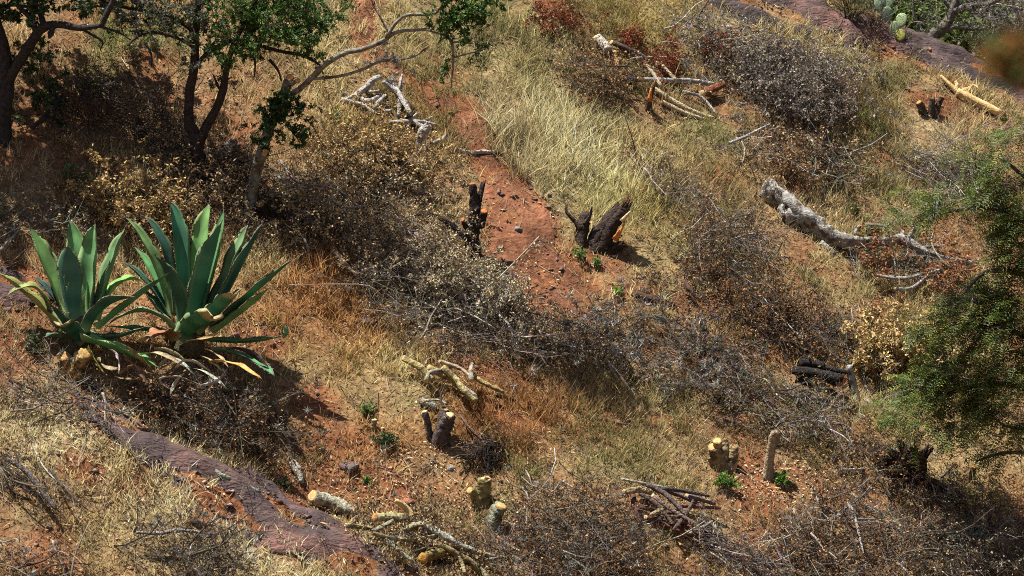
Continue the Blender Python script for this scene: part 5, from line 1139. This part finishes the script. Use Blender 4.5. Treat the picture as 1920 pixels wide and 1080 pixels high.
crown(t1, over(y1_, [(30, 340), (110, 310), (60, 420), (230, 330), (170, 390), (300, 290), (-40, 400), (20, 250), (90, 360), (200, 270)], 3.6, 36, 4200) + over(y1_, [(150, 180), (230, 200), (90, 200), (300, 190)], 2.2, 30, 3200, 60, .5) + [(60, 10, 45, 18, -.2, .3, 14, 460), (150, 20, 40, 20, -.3, .3, 12, 340), (60, 110, 40, 40, .3, .3, 14, 420), (90, 190, 70, 50, .5, .4, 20, 900), (20, 20, 50, 25, -.1, .4, 14, 600)], y1_, DGRN + [(0.06, 0.075, 0.025)], 0.05, DARKT, moss=.5)

# feathery tree, right edge
def fronds(mb, P, D, L, C, pairs=8, lw=0.013):
    n = len(P); D = nrm(D); Nn = nrm(rvec(n) * 0.5 + np.array([0, 0, 1.]))
    S = nrm(np.cross(D, Nn)); Nn = np.cross(S, D)
    u = np.linspace(0.12, 1, pairs)
    Q = P[:, None] + D[:, None] * (L[:, None] * u)[..., None]; Q[..., 2] -= 0.25 * L[:, None] * u[None] ** 2
    for sg in (-1, 1):
        dd = nrm(S[:, None] * sg + D[:, None] * 0.55 + rng.normal(0, .15, (n, pairs, 3)))
        ll = L[:, None] * 0.46 * np.interp(u, [0, .5, 1], [.8, 1, .6])[None] * rng.uniform(.85, 1.15, (n, pairs))
        cc = np.repeat(C, pairs, 0) * rng.uniform(.8, 1.25, (n * pairs, 1))
        leaf_quads(mb, Q.reshape(-1, 3), dd.reshape(-1, 3), np.repeat(Nn, pairs, 0), ll.ravel(), np.full(n * pairs, lw), cc)

yT = at(1960, 1010)[1]
t4, y4 = tree('feathery green tree with a few yellow leaves filling the right edge', (2010, 1010), [
    ([(2010, 1040), (2000, 900), (2010, 760), (1990, 620), (1995, 480), (1980, 380)], [24, 20, 17, 14, 11, 8], 0, 0.3), ([(2003, 800), (1950, 740), (1880, 720), (1800, 730), (1730, 760)], [9, 7, 5, 4, 2], 0, -.1), ([(2005, 700), (1940, 640), (1860, 610), (1790, 610)], [8, 6, 4, 2], .1, 0), ([(1995, 580), (1930, 520), (1850, 510), (1800, 560)], [8, 6, 4, 2], .1, .1), ([(1995, 500), (1930, 420), (1850, 390), (1760, 400), (1700, 415)], [8, 6, 5, 3, 2], .2, .1),
    ([(1985, 400), (1930, 340), (1880, 300), (1850, 290)], [6, 4, 3, 2], .3, .3), ([(2000, 860), (1950, 850), (1880, 850), (1830, 865)], [6, 4, 3, 2], 0, -.2), ([(2005, 760), (1950, 800), (1890, 800), (1860, 780)], [6, 4, 3, 2], -.1, -.2)], (0.12, 0.10, 0.085), y0=float(yT))
FR = [(1860, 310, 60, 25, .3, 26), (1900, 350, 50, 40, .2, 40), (1800, 380, 70, 26, .2, 40), (1720, 405, 45, 18, .1, 20), (1905, 420, 35, 25, .2, 36), (1925, 490, 30, 36, .1, 44), (1880, 555, 60, 30, .1, 60), (1815, 575, 32, 22, .05, 26), (1900, 600, 45, 45, .1, 55), (1830, 620, 70, 35, .05, 62), (1770, 610, 40, 25, 0, 24), (1800, 690, 70, 35, 0, 60), (1890, 700, 50, 45, 0, 62), (1740, 740, 50, 28, -.05, 40),
      (1820, 750, 70, 32, 0, 60), (1720, 785, 40, 24, -.1, 30), (1890, 780, 45, 30, -.1, 40), (1780, 800, 45, 18, -.1, 14), (1850, 815, 40, 16, -.1, 14), (1880, 858, 40, 10, -.2, 18), (1910, 250, 40, 30, .4, 20), (2010, 500, 60, 120, .2, 120), (2030, 640, 60, 80, 0, 90), (1930, 420, 40, 60, .2, 40), (1940, 650, 40, 70, .1, 50), (2010, 330, 70, 70, .3, 80), (1930, 800, 30, 18, -.1, 16)]
mbl = MB(); mbt = MB()
for px, py, rx, ry, dy, n in FR:
    n = int(n * 0.56); k = mpp(y4)
    c = at_y(px + 12, py - 14, y4 + dy)
    P0 = c + rng.normal(0, 0.48, (n, 3)) * np.array([rx * k * 1.05, .4, ry * k * .62])
    D0 = nrm(np.array([-0.85, -0.25, -0.16]) + rng.normal(0, .34, (n, 3)) * np.array([1, 1, .6]))
    lv = spray(P0, D0, rng.uniform(.2, .42, n), np.full(n, .004), 6, 1, spread=.5, droop=.08)
    cs = colr(n, MIXT, .3); twig_tubes(mbt, *lv[0], cs); twig_tubes(mbt, *lv[1], np.repeat(cs, 6, 0))
    A = lv[1][0]; m = len(A)
    for e in range(2):
        q = np.array([.5, 1.0][e]); Pp = A[:, 1] * (1 - q) + A[:, 2] * q
        Cg = colr(m, [(0.072, 0.108, 0.02), (0.10, 0.135, 0.025), (0.042, 0.072, 0.016), (0.15, 0.165, 0.03)], .25); ye = rng.random(m) < 0.07; Cg[ye] = colr(int(ye.sum()), [(0.26, 0.25, 0.03), (0.22, 0.19, 0.03)], .2)  # a random few fronds take a yellow tone
        fronds(mbl, Pp, nrm(A[:, 2] - A[:, 1]) + rng.normal(0, .35, (m, 3)) + np.array([-.35, 0, -.12]), rng.uniform(.09, .17, m), Cg, pairs=5)
part('twigs', mbt, M['twig'], t4, kind='stuff'); part('foliage', mbl, M['green'], t4, kind='stuff')

# ------------------------------------------------------------------ beyond the crest
yB = plane_at(1800., 118.)[1] + 0.6
def beyond_tree(label, px, dy, limbs, clusters, col, leafc, moss=0, lsize=.05):
    y0 = float(yB + dy)
    t, y_ = tree(label, (px, 100), limbs, col, y0=y0, group='trees beyond the crest', mat_='bark')
    crown(t, clusters, y_, leafc, lsize, GREYT + MIXT, moss=moss, stem_r=.008)
BGRN = [(0.12, 0.17, 0.035), (0.08, 0.12, 0.03), (0.17, 0.20, 0.05)]
beyond_tree('grey tree with bare crooked branches beyond the purple slab crest', 1740, 1.2, [([(1735, 150), (1745, 75), (1775, 45), (1785, 20), (1800, -10)], [12, 11, 10, 8, 6], 0, 0), ([(1785, 22), (1815, 12), (1850, 8), (1880, -5)], [8, 7, 5, 4], 0, -.2), ([(1755, 68), (1790, 50), (1830, 55), (1870, 48)], [6, 5, 4, 3], 0, -.2), ([(1783, 15), (1770, 0), (1760, -20)], [5, 4, 3], 0, .1), ([(1745, 80), (1730, 60), (1715, 30), (1712, -5)], [5, 4, 3, 2], 0, .1), ([(1815, 14), (1840, 30), (1880, 30), (1915, 40)], [4, 3, 2.5, 2], -.1, -.2)],
            [(1860, 25, 60, 22, -.3, .4, 60, 0), (1900, 60, 40, 30, -.3, .4, 50, 0), (1850, 80, 40, 30, -.3, .3, 34, 30), (1930, 25, 40, 40, -.3, .4, 40, 0), (1830, 60, 50, 20, 0, .4, 20, 60), (1760, 30, 40, 25, 0, .4, 16, 80), (1720, 30, 30, 30, .1, .4, 14, 100), (1890, 10, 50, 30, 0, .4, 20, 0), (1960, 40, 50, 50, 0, .4, 20, 0), (1820, -40, 120, 30, 0, .5, 40, 120)], (0.17, 0.15, 0.135), BGRN, moss=1.2)
beyond_tree('green bush growing behind the bare grey tree beyond the crest', 1800, 3.0, [([(1800, 170), (1800, 110), (1805, 70)], [8, 6, 4], 0, 0)], [(1800, 95, 60, 35, 0, .8, 40, 2600), (1740, 60, 50, 45, .3, .8, 34, 2000), (1850, 120, 45, 30, 0, .6, 24, 1500), (1710, 10, 40, 40, .4, .8, 24, 1400), (1840, 50, 60, 40, .5, .8, 26, 1400)], (0.12, 0.10, 0.08), BGRN, lsize=.06)
beyond_tree('dark green bush at the right end of the crest', 1900, 4.0, [([(1900, 220), (1905, 150), (1905, 100)], [8, 6, 4], 0, 0)], [(1890, 110, 60, 40, 0, .8, 34, 1900), (1940, 80, 50, 60, .2, .8, 30, 1600), (1860, 20, 70, 40, .6, .8, 30, 1500), (1780, 0, 80, 40, .8, .9, 34, 1800)], (0.12, 0.10, 0.08), [(0.08, 0.11, 0.03), (0.12, 0.14, 0.05)], lsize=.06)
beyond_tree('pale olive bush on the far slope behind the trees beyond the crest', 1700, 6.0, [([(1700, 150), (1700, 90), (1700, 40)], [7, 5, 3], 0, 0)], [(1690, 20, 80, 50, 0, .9, 36, 1800), (1800, -20, 90, 50, 0, .9, 36, 1800), (1900, -10, 90, 50, 0, .9, 36, 1800), (1640, -30, 70, 40, 0, .9, 26, 1200)], (0.12, 0.10, 0.08), [(0.15, 0.15, 0.06), (0.10, 0.12, 0.05)], lsize=.07)

def shrub(label, px, py, w, h, n, leaves, lc, tc, lsize=.03, name='shrub', cat='shrub', lean=0.35, group=None, rad=.005, y=None):
    g = at(px, py); k = mpp(g[1])
    t = thing(name, label, cat, g, group)
    D0 = rng.normal(0, lean, (n, 3)); D0[:, 2] = 1
    P0 = g + rng.normal(0, .25, (n, 3)) * np.array([w * k, w * k * .6, 0]) * .5; P0[:, 2] = H(P0[:, 0], P0[:, 1])
    lv = spray(P0, D0, h * k * rng.uniform(.6, 1.1, n), np.full(n, rad), 5, 3, spread=.55)
    mb = MB(); cs = colr(n, tc, .3)
    twig_tubes(mb, *lv[0], cs); twig_tubes(mb, *lv[1], np.repeat(cs, 5, 0)); twig_tubes(mb, *lv[2], np.repeat(cs, 15, 0))
    part('stems', mb, M['twig'], t, kind='stuff')
    if leaves:
        lp, ld = spray_points(lv, leaves); mb = MB()
        leaf_quads(mb, lp, ld + rvec(leaves) * .8, rvec(leaves) + np.array([0, 0, .6]), lsize * rng.uniform(.6, 1.3, leaves), lsize * rng.uniform(.35, .7, leaves), colr(leaves, lc, .25))
        part('leaves', mb, M['green'], t, kind='stuff')
    return t
shrub('upright olive stemmed shrub on the slab crest left of the cactus', 1592, 42, 60, 70, 26, 500, [(0.14, 0.15, 0.05), (0.10, 0.11, 0.04)], [(0.16, 0.15, 0.07), (0.10, 0.09, 0.05)], lean=.3, rad=.008)
shrub('dark bare shrub on the slab crest in front of the cactus', 1640, 66, 50, 60, 22, 120, DGRN, DARKT, lean=.4, rad=.007)
shrub('low dark shrub on the edge of the slab below the cactus', 1690, 85, 40, 30, 16, 200, DGRN, MIXT, lean=.5)
shrub('small dark tufted shrub alone in the upper right grass', 1652, 165, 26, 28, 16, 60, DGRN, DARKT, lean=.35)
shrub('small dark green shrub below the pair of thin pale stubs', 725, 838, 30, 26, 26, 800, [(0.035, 0.075, 0.025), (0.05, 0.10, 0.03)], DARKT, lsize=.035, lean=.6)
shrub('small bright green tuft on the grass above the thin pale stubs', 688, 782, 24, 22, 20, 500, [(0.11, 0.18, 0.04), (0.15, 0.20, 0.05)], MIXT, lean=.45)
shrub('bright green fern sprig at the foot of the hacked pale stump', 1358, 915, 38, 30, 14, 700, [(0.10, 0.22, 0.03), (0.13, 0.24, 0.04)], GREYT, lsize=.035, lean=.7)
shrub('bright green fern sprig at the foot of the bent pale post', 1466, 910, 28, 24, 10, 420, [(0.10, 0.22, 0.03), (0.13, 0.24, 0.04)], GREYT, lsize=.035, lean=.7)
shrub('tiny bright green seedling on the red soil at the end of the path', 1158, 556, 14, 14, 6, 70, [(0.20, 0.33, 0.06)], GREYT, lsize=.06, lean=.5)
shrub('green weed in the shadow between the leaning stump and its twin', 1092, 486, 26, 22, 8, 110, [(0.14, 0.24, 0.05)], GREYT, lsize=.05, lean=.5)
shrub('green weed below the leaning splintered stump', 1120, 500, 18, 14, 7, 80, [(0.16, 0.26, 0.06)], GREYT, lsize=.05, lean=.5)
shrub('pale green weed in the tree shade at the left', 140, 345, 60, 34, 14, 260, [(0.13, 0.19, 0.06)], DARKT, lsize=.045, lean=.7)
shrub('bright green weed in the brown grass right of the vine trunk', 652, 245, 22, 30, 9, 160, [(0.13, 0.22, 0.04)], MIXT, lsize=.045, lean=.4)
shrub('thin leaning sapling in front of the left agave with tiny leaves', 112, 640, 30, 90, 6, 130, [(0.14, 0.20, 0.05)], GREYT, lsize=.035, lean=.22)
shrub('grey green feathery weed at the left of the left agave', 62, 660, 40, 36, 22, 700, [(0.12, 0.14, 0.07), (0.17, 0.17, 0.09)], MIXT, lean=.6)
shrub('small green weed beside the pink stone by the purple rock', 535, 915, 24, 16, 12, 300, [(0.07, 0.11, 0.03)], MIXT, lean=.6)
shrub('green sprig on the soil under the purple boulder', 688, 905, 24, 12, 8, 220, [(0.12, 0.22, 0.05)], MIXT, lean=.8)
shrub('small olive bush behind the big fallen log', 1600, 405, 34, 22, 12, 300, [(0.12, 0.18, 0.04)], MIXT, lean=.6)

# prickly pear
def pad(mb, c, n, up, w, h, C):
    n = nrm(np.array(n)); up = nrm(np.array(up) - n * (np.array(up) @ n)); s = np.cross(up, n)
    m_, r_ = 14, 6; V = []
    for i in range(r_ + 1):
        v = -math.pi / 2 + math.pi * i / r_
        for j in range(m_):
            a = 2 * math.pi * j / m_
            x = math.cos(a); z = math.sin(a); egg = 1 - .22 * z * -1
            V.append(c + s * (x * w * math.cos(v) * (1 + .18 * z)) + up * (z * h * math.cos(v)) + n * (math.sin(v) * w * .16))
    Q = [[i * m_ + j, i * m_ + (j + 1) % m_, (i + 1) * m_ + (j + 1) % m_, (i + 1) * m_ + j] for i in range(r_) for j in range(m_)]
    mb.add(np.array(V), Q=Q, C=C)
gN = at(1682, 72); tN = thing('prickly_pear', 'pale green prickly pear cactus on the crest behind the shrubs', 'cactus', gN)
for px, py, w, h, dy, c, n in [(1678, 55, 10, 16, .0, (0.22, 0.30, 0.16), (-.3, -1, .2)), (1690, 38, 11, 14, -.05, (0.30, 0.38, 0.20), (-.5, -1, .3)), (1664, 28, 10, 16, .1, (0.22, 0.32, 0.20), (.2, -1, .2)), (1650, 8, 11, 16, .15, (0.28, 0.38, 0.26), (-.1, -1, .2)), (1668, 2, 9, 14, .2, (0.24, 0.34, 0.22), (-.6, -1, .2)), (1688, 66, 10, 12, -.2, (0.28, 0.26, 0.04), (-.2, -1, .5))]:
    mb = MB(); k = mpp(gN[1]); pad(mb, at_y(px, py, gN[1] + dy), n, (.05, 0, 1), w * k, h * k, c); part('pad', mb, M['cactus'], tN, smooth=True)

# near twig, out of focus
mb = MB(); tS = thing('sapling', 'blurred brown leafed sapling close to the camera at the right edge', 'sapling', (1.15, -29.0, float(H(1.15, -29.0))))
tip = at_y(1905, 112, -29.0)
limb(mb, [(1.15, -29.0, float(H(1.15, -29.0)) - .1), (1.12, -29.0, 3.6), (1.0, -29.0, 5.1), (0.86, -29.0, 5.75), tuple(tip + np.array([.03, 0, .02]))], [.03, .022, .014, .008, .003], sides=7, C=(0.10, 0.07, 0.05)); part('trunk', mb, M['bark'], tS, smooth=True)
mb = MB(); n = 2600; P = tip + np.array([.012, 0, 0]) + rng.normal(0, 1, (n, 3)) * np.array([.017, .016, .012]); q = rng.random(n)
leaf_quads(mb, P, rvec(n), rvec(n), rng.uniform(.009, .017, n), rng.uniform(.005, .010, n), np.where((q < .62)[:, None], colr(n, [(0.24, 0.10, 0.025)], .2), colr(n, [(0.06, 0.10, 0.02)], .25))); part('leaves', mb, M['leaf'], tS, kind='stuff')
mb = MB(); n = 1500; P = np.array([1.12, -29.0, 4.7]) + rng.normal(0, 1, (n, 3)) * np.array([.16, .2, .35]); P = P[(P[:, 0] - .0) > .95 + (P[:, 2] - 4.6) * .15]; n = len(P)
leaf_quads(mb, P, rvec(n), rvec(n), rng.uniform(.02, .04, n), rng.uniform(.01, .02, n), colr(n, [(0.06, 0.10, 0.02), (0.16, 0.09, 0.025)], .25)); part('foliage', mb, M['green'], tS, kind='stuff')

# ------------------------------------------------------------------ grass and litter
m_pile = raster(ALLPILES, 2)
A = 17.5 * 19.5

def scatter(n, lo=(-8.2, -8.7), hi=(9.8, 11.0), margin=160):
    P = np.stack([rng.uniform(lo[0], hi[0], n), rng.uniform(lo[1], hi[1], n), np.zeros(n)], -1)
    P[:, 2] = H(P[:, 0], P[:, 1])
    px, py, _ = proj(P)
    ok = (px > -margin) & (px < 1920 + margin) & (py > -margin * .8) & (py < 1080 + margin * .6) & (crest_s(P[:, 0], P[:, 1]) < .5)
    return P[ok], px[ok], py[ok]

P, px, py = scatter(120000)
slabm = samp(m_slab, px, py); pathm = samp(m_path, px, py) * np.clip((py - 120) / 260 + .35, .3, 1) 
pathm = np.where(py < 80, samp(m_path, px, py) * 1.3, pathm); pathm = pathm + .45 * fbm(P[:, 0] + 5, P[:, 1], .35, 3) * np.clip(pathm * 4, 0, 1)
den = samp(m_dens, px, py) * (1 - np.clip((slabm + .7 * fbm(P[:, 0], P[:, 1], .5, 3)) * 1.3, 0, .97)) * (1 - .95 * np.clip(pathm * 1.35, 0, 1)) * (1 - .7 * np.clip(samp(m_bare, px, py), 0, 1)) * (1 - .72 * samp(m_pile, px, py))
pn = fbm(P[:, 0], P[:, 1], .7, 3)
den = den * np.clip(0.95 + 1.9 * pn + 1.7 * fbm(P[:, 0] + 3, P[:, 1] - 7, .28, 2), .12, 2.4)
keep = rng.random(len(P)) < den * 0.66
P, px, py, pn = P[keep], px[keep], py[keep], pn[keep]
nt_ = len(P); per = 8
hgt = samp(m_hgt, px, py) * np.exp(rng.normal(0, .3, nt_) + .8 * fbm(P[:, 0] - 4, P[:, 1], .5, 2)) * np.where(samp(m_hgt, px, py) > .27, 1, .85); gc = samp(m_gc, px, py)
q = rng.random(nt_)
gc = gc * np.exp(rng.normal(0, .24, (nt_, 1)) + .9 * fbm(P[:, 0], P[:, 1] + 3, 1.3, 3)[:, None] * np.array([1.0, 1.08, 1.15]))
gm = (fbm(P[:, 0] + 9, P[:, 1], .9, 2) > .16) & (q < .42) & (gc[:, 0] < .5); gc[gm] = gc[gm] * .4 + np.array([0.17, 0.22, 0.07]) * .6
rm = q > .93; gc[rm] = gc[rm] * .5 + np.array([0.28, 0.12, 0.04]) * .5
idx = np.repeat(np.arange(nt_), per); n = len(idx)
B = P[idx] + rng.normal(0, .035, (n, 3)); B[:, 2] = H(B[:, 0], B[:, 1]) - .005
lean = nrm(rng.normal(0, 1, (nt_, 3)) * np.array([1, 1, .2]))[idx] * rng.uniform(.1, .6, (n, 1))
D = np.array([0.10, -0.12, 1.0]) + lean + rng.normal(0, .32, (n, 3))
mb = MB()
blades(mb, B, D, hgt[idx] * rng.uniform(.45, 1.25, n), rng.uniform(.005, .012, n), rng.uniform(0, .9, n), np.clip(gc[idx] * 1.12 * rng.uniform(.6, 1.4, (n, 1)), .01, .85))
mass('grass', mb, M['grass'], label='dry straw grass growing in tufts over the whole slope', cat='grass')

# fallen leaves and thin straw lying on the ground
P, px, py = scatter(150000)
wl = (0.35 + .9 * np.clip(samp(m_pile, px, py), 0, 1)) * (1 - .75 * np.clip(samp(m_path, px, py) * 1.2, 0, 1)) * (1 - .2 * np.clip(samp(m_slab, px, py) * 1.3, 0, 1))
wl = wl + .6 * np.exp(-((px - 760) / 190) ** 2 - ((py - 920) / 70) ** 2) + .5 * np.exp(-((px - 1450) / 170) ** 2 - ((py - 930) / 60) ** 2)
keep = rng.random(len(P)) < wl * 1.0 * np.clip(1 + 1.6 * fbm(P[:, 0], P[:, 1], .5, 2), .1, 2)
P, px, py = P[keep], px[keep], py[keep]; n = len(P)
e = .05; N = np.stack([-(H(P[:, 0] + e, P[:, 1]) - P[:, 2]) / e, -(H(P[:, 0], P[:, 1] + e) - P[:, 2]) / e, np.ones(n)], -1)
mb = MB(); C = colr(n, [(0.31, 0.175, 0.075), (0.23, 0.125, 0.055), (0.42, 0.30, 0.15), (0.15, 0.09, 0.055), (0.34, 0.28, 0.19)], .35)
leaf_quads(mb, P + N * .012, rvec(n), nrm(N) + rng.normal(0, .45, (n, 3)), rng.uniform(.015, .05, n), rng.uniform(.01, .028, n), C)
mass('leaf_litter', mb, M['leaf'], label='brown fallen leaves strewn between the grass and the brush', cat='leaf litter')
P, px, py = scatter(42000)
keep = rng.random(len(P)) < (.55 - .3 * samp(m_path, px, py) - .45 * np.clip(samp(m_slab, px, py), 0, 1)); P = P[keep]; n = len(P)
a = rng.uniform(0, 6.28, n); L = rng.uniform(.05, .28, n)
Q0 = P.copy(); Q1 = P + np.stack([np.cos(a) * L, np.sin(a) * L, 0 * a], -1); Q1[:, 2] = H(Q1[:, 0], Q1[:, 1]) + rng.uniform(.01, .05, n); Q0[:, 2] += .012
Qm = (Q0 + Q1) / 2 + rng.normal(0, .015, (n, 3))
mb = MB(); twig_tubes(mb, np.stack([Q0, Qm, Q1], 1), np.repeat(rng.uniform(.0015, .004, (n, 1)), 3, 1), colr(n, [(0.40, 0.33, 0.22), (0.28, 0.22, 0.16), (0.14, 0.11, 0.09), (0.45, 0.36, 0.20)], .3))
mass('twig_litter', mb, M['twig'], label='thin broken twigs and straw strewn on the ground', cat='twig litter')
# flattened straw lying between the tufts
P, px, py = scatter(90000)
wt = np.clip(samp(m_dens, px, py) * .5, 0, 1) * (1 - .9 * np.clip(samp(m_path, px, py) * 1.5, 0, 1)) * (1 - .7 * np.clip(samp(m_slab, px, py) * 1.4, 0, 1)) * (1 - .4 * samp(m_bare, px, py)) + .05
keep = rng.random(len(P)) < wt * .75; P, px, py = P[keep], px[keep], py[keep]; n = len(P)
e = .05; N = nrm(np.stack([-(H(P[:, 0] + e, P[:, 1]) - P[:, 2]) / e, -(H(P[:, 0], P[:, 1] + e) - P[:, 2]) / e, np.ones(n)], -1))
D = rvec(n); D = nrm(D - N * (D * N).sum(1, keepdims=True) + N * rng.uniform(0, .25, (n, 1)))
mb = MB(); leaf_quads(mb, P + N * .012, D, N + rng.normal(0, .3, (n, 3)), rng.uniform(.05, .2, n), rng.uniform(.004, .011, n), np.clip(samp(m_gc, px, py) * np.exp(rng.normal(0, .4, (n, 1))), .01, .85))
mass('straw', mb, M['grass'], label='flattened dry straw lying between the grass tufts', cat='straw')
# small broken sprays of dead twigs all over the slope
P, px, py = scatter(2600)
wk = np.clip(.16 + .5 * np.exp(-((px - 1500) / 420) ** 2 - ((py - 620) / 260) ** 2) + .25 * np.exp(-((px - 700) / 400) ** 2 - ((py - 850) / 160) ** 2) - .5 * samp(m_path, px, py) + .25 * samp(m_slab, px, py) * (px < 480), 0, 1)
keep = rng.random(len(P)) < wk * .75; P = P[keep]; n = len(P)
a = np.radians(rng.normal(-25, 60, n)); D = np.stack([np.cos(a), np.sin(a), GX * np.cos(a) + GY * np.sin(a) + rng.normal(.1, .15, n)], -1)
lv = spray(P + np.array([0, 0, .02]), D, rng.uniform(.15, .5, n), rng.uniform(.003, .006, n), 5, 2)
for Pq, _ in lv:
    Pq[..., 2] = np.maximum(Pq[..., 2], H(Pq[..., 0], Pq[..., 1]) + .005)
mb = MB(); cs = colr(n, MIXT + GREYT, .35)
twig_tubes(mb, *lv[0], cs); twig_tubes(mb, *lv[1], np.repeat(cs, 5, 0)); twig_tubes(mb, *lv[2], np.repeat(cs, 10, 0))
nl = n * 9; lp, ld = spray_points(lv, nl)
leaf_quads(mb, lp, ld + rvec(nl), rvec(nl) + np.array([0, 0, .6]), rng.uniform(.02, .045, nl), rng.uniform(.01, .022, nl), colr(nl, BROWNL + TANL + DARKL, .3))
mass('dead_sprays', mb, M['twig'], label='small broken sprays of dead twigs lying all over the slope', cat='twig litter')
# pale wood chips round the stumps
mb = MB()
for cx, cy, rx, ry, nn in [(1450, 905, 90, 40, 420), (760, 900, 130, 55, 190), (1000, 420, 60, 70, 60), (900, 960, 80, 40, 160), (250, 780, 60, 40, 70), (360, 700, 110, 30, 160), (1250, 960, 90, 50, 90), (840, 700, 80, 40, 90), (480, 640, 60, 50, 60), (130, 960, 110, 60, 60), (1600, 900, 120, 50, 160), (1000, 500, 60, 60, 50), (820, 860, 80, 40, 120), (620, 960, 60, 30, 90)]:
    g = at(cx + rng.normal(0, rx * .6, nn), cy + rng.normal(0, ry * .6, nn)) + np.array([0, 0, .015])
    leaf_quads(mb, g, rvec(nn) * np.array([1, 1, .3]), rvec(nn) * .5 + np.array([0, -.3, 1]), rng.uniform(.012, .05, nn) * np.exp(rng.normal(0, .3, nn)), rng.uniform(.008, .026, nn), colr(nn, [(0.62, 0.45, 0.25), (0.55, 0.36, 0.17), (0.50, 0.45, 0.38)], .2))
mass('wood_chips', mb, M['wood'], label='pale wood chips scattered round the stumps', cat='wood chips')
# gravel
P, px, py = scatter(36000)
keep = rng.random(len(P)) < (.12 + .45 * np.clip(samp(m_path, px, py), 0, 1) + .5 * samp(m_slab, px, py) + .4 * samp(m_bare, px, py)); P = P[keep]; n = len(P)
s = .006 + .022 * rng.random(n) ** 4 * 1.6 + .004
o8 = np.array([[1, 0, 0], [0, 1, 0], [-1, 0, 0], [0, -1, 0], [0, 0, .7], [0, 0, -.7]], float)
V = P[:, None] + (o8[None] * rng.uniform(.6, 1.3, (n, 6, 1)) + rng.normal(0, .2, (n, 6, 3))) * s[:, None, None] + np.array([0, 0, .004])
fT = np.array([[0, 1, 4], [1, 2, 4], [2, 3, 4], [3, 0, 4], [1, 0, 5], [2, 1, 5], [3, 2, 5], [0, 3, 5]])
mb = MB().add(V.reshape(-1, 3), T=(np.arange(n)[:, None, None] * 6 + fT[None]).reshape(-1, 3), C=np.repeat(colr(n, [(0.30, 0.12, 0.065), (0.24, 0.14, 0.12), (0.34, 0.22, 0.16), (0.2, 0.09, 0.05)], .25), 6, 0))
c1 = at(rng.uniform(150, 760, 700), rng.uniform(720, 1090, 700)); c2 = at(rng.uniform(1300, 1880, 400), rng.uniform(0, 190, 400)); c3 = at(rng.uniform(880, 1080, 80), rng.uniform(330, 570, 80))
for cc_, mk, cl in ((c1, m_slab, [(0.16, 0.10, 0.10), (0.24, 0.15, 0.14), (0.12, 0.085, 0.08), (0.4, 0.33, 0.29)]), (c2, m_slab, [(0.18, 0.11, 0.11), (0.28, 0.12, 0.08), (0.12, 0.08, 0.08)]), (c3, m_path, [(0.24, 0.11, 0.06), (0.2, 0.14, 0.12)])):
    qx, qy, _ = proj(cc_); cc_ = cc_[samp(mk, qx, qy) > .35]; n = len(cc_); s = .012 + .05 * rng.random(n) ** 3
    V = cc_[:, None] + (o8[None] * rng.uniform(.5, 1.4, (n, 6, 1)) * np.array([1, 1, .6]) + rng.normal(0, .2, (n, 6, 3))) * s[:, None, None]
    V[..., 2] += .012
    mb.add(V.reshape(-1, 3), T=(np.arange(n)[:, None, None] * 6 + fT[None]).reshape(-1, 3), C=np.repeat(colr(n, cl, .25), 6, 0))
mass('gravel', mb, M['stone'], label='small loose stones on the bare soil and rock', cat='gravel')
# bushes on the far slope beyond the crest
mb = MB(); nb = 200
bx = rng.uniform(2, 26, nb); by = rng.uniform(13, 34, nb); bz = H(bx, by)
ok = crest_s(bx, by) > 4; bx, by, bz = bx[ok], by[ok], bz[ok]; nb = len(bx)
s = rng.uniform(.5, 1.3, nb); kk = 150
d = rvec(nb * kk); d[:, 2] = np.abs(d[:, 2])
P = np.stack([bx, by, bz], -1)[np.repeat(np.arange(nb), kk)] + d * (s[np.repeat(np.arange(nb), kk)] * rng.uniform(.5, 1, nb * kk) ** .5)[:, None]
leaf_quads(mb, P, rvec(nb * kk), rvec(nb * kk) + np.array([0, 0, .5]), rng.uniform(.06, .14, nb * kk), rng.uniform(.03, .08, nb * kk), np.repeat(colr(nb, [(0.10, 0.14, 0.04), (0.16, 0.17, 0.06), (0.07, 0.10, 0.03), (0.2, 0.17, 0.09)], .25), kk, 0) * rng.uniform(.7, 1.3, (nb * kk, 1)))
mass('far_shrubbery', mb, M['green'], label='green shrubbery covering the far slope beyond the crest', cat='shrubbery')
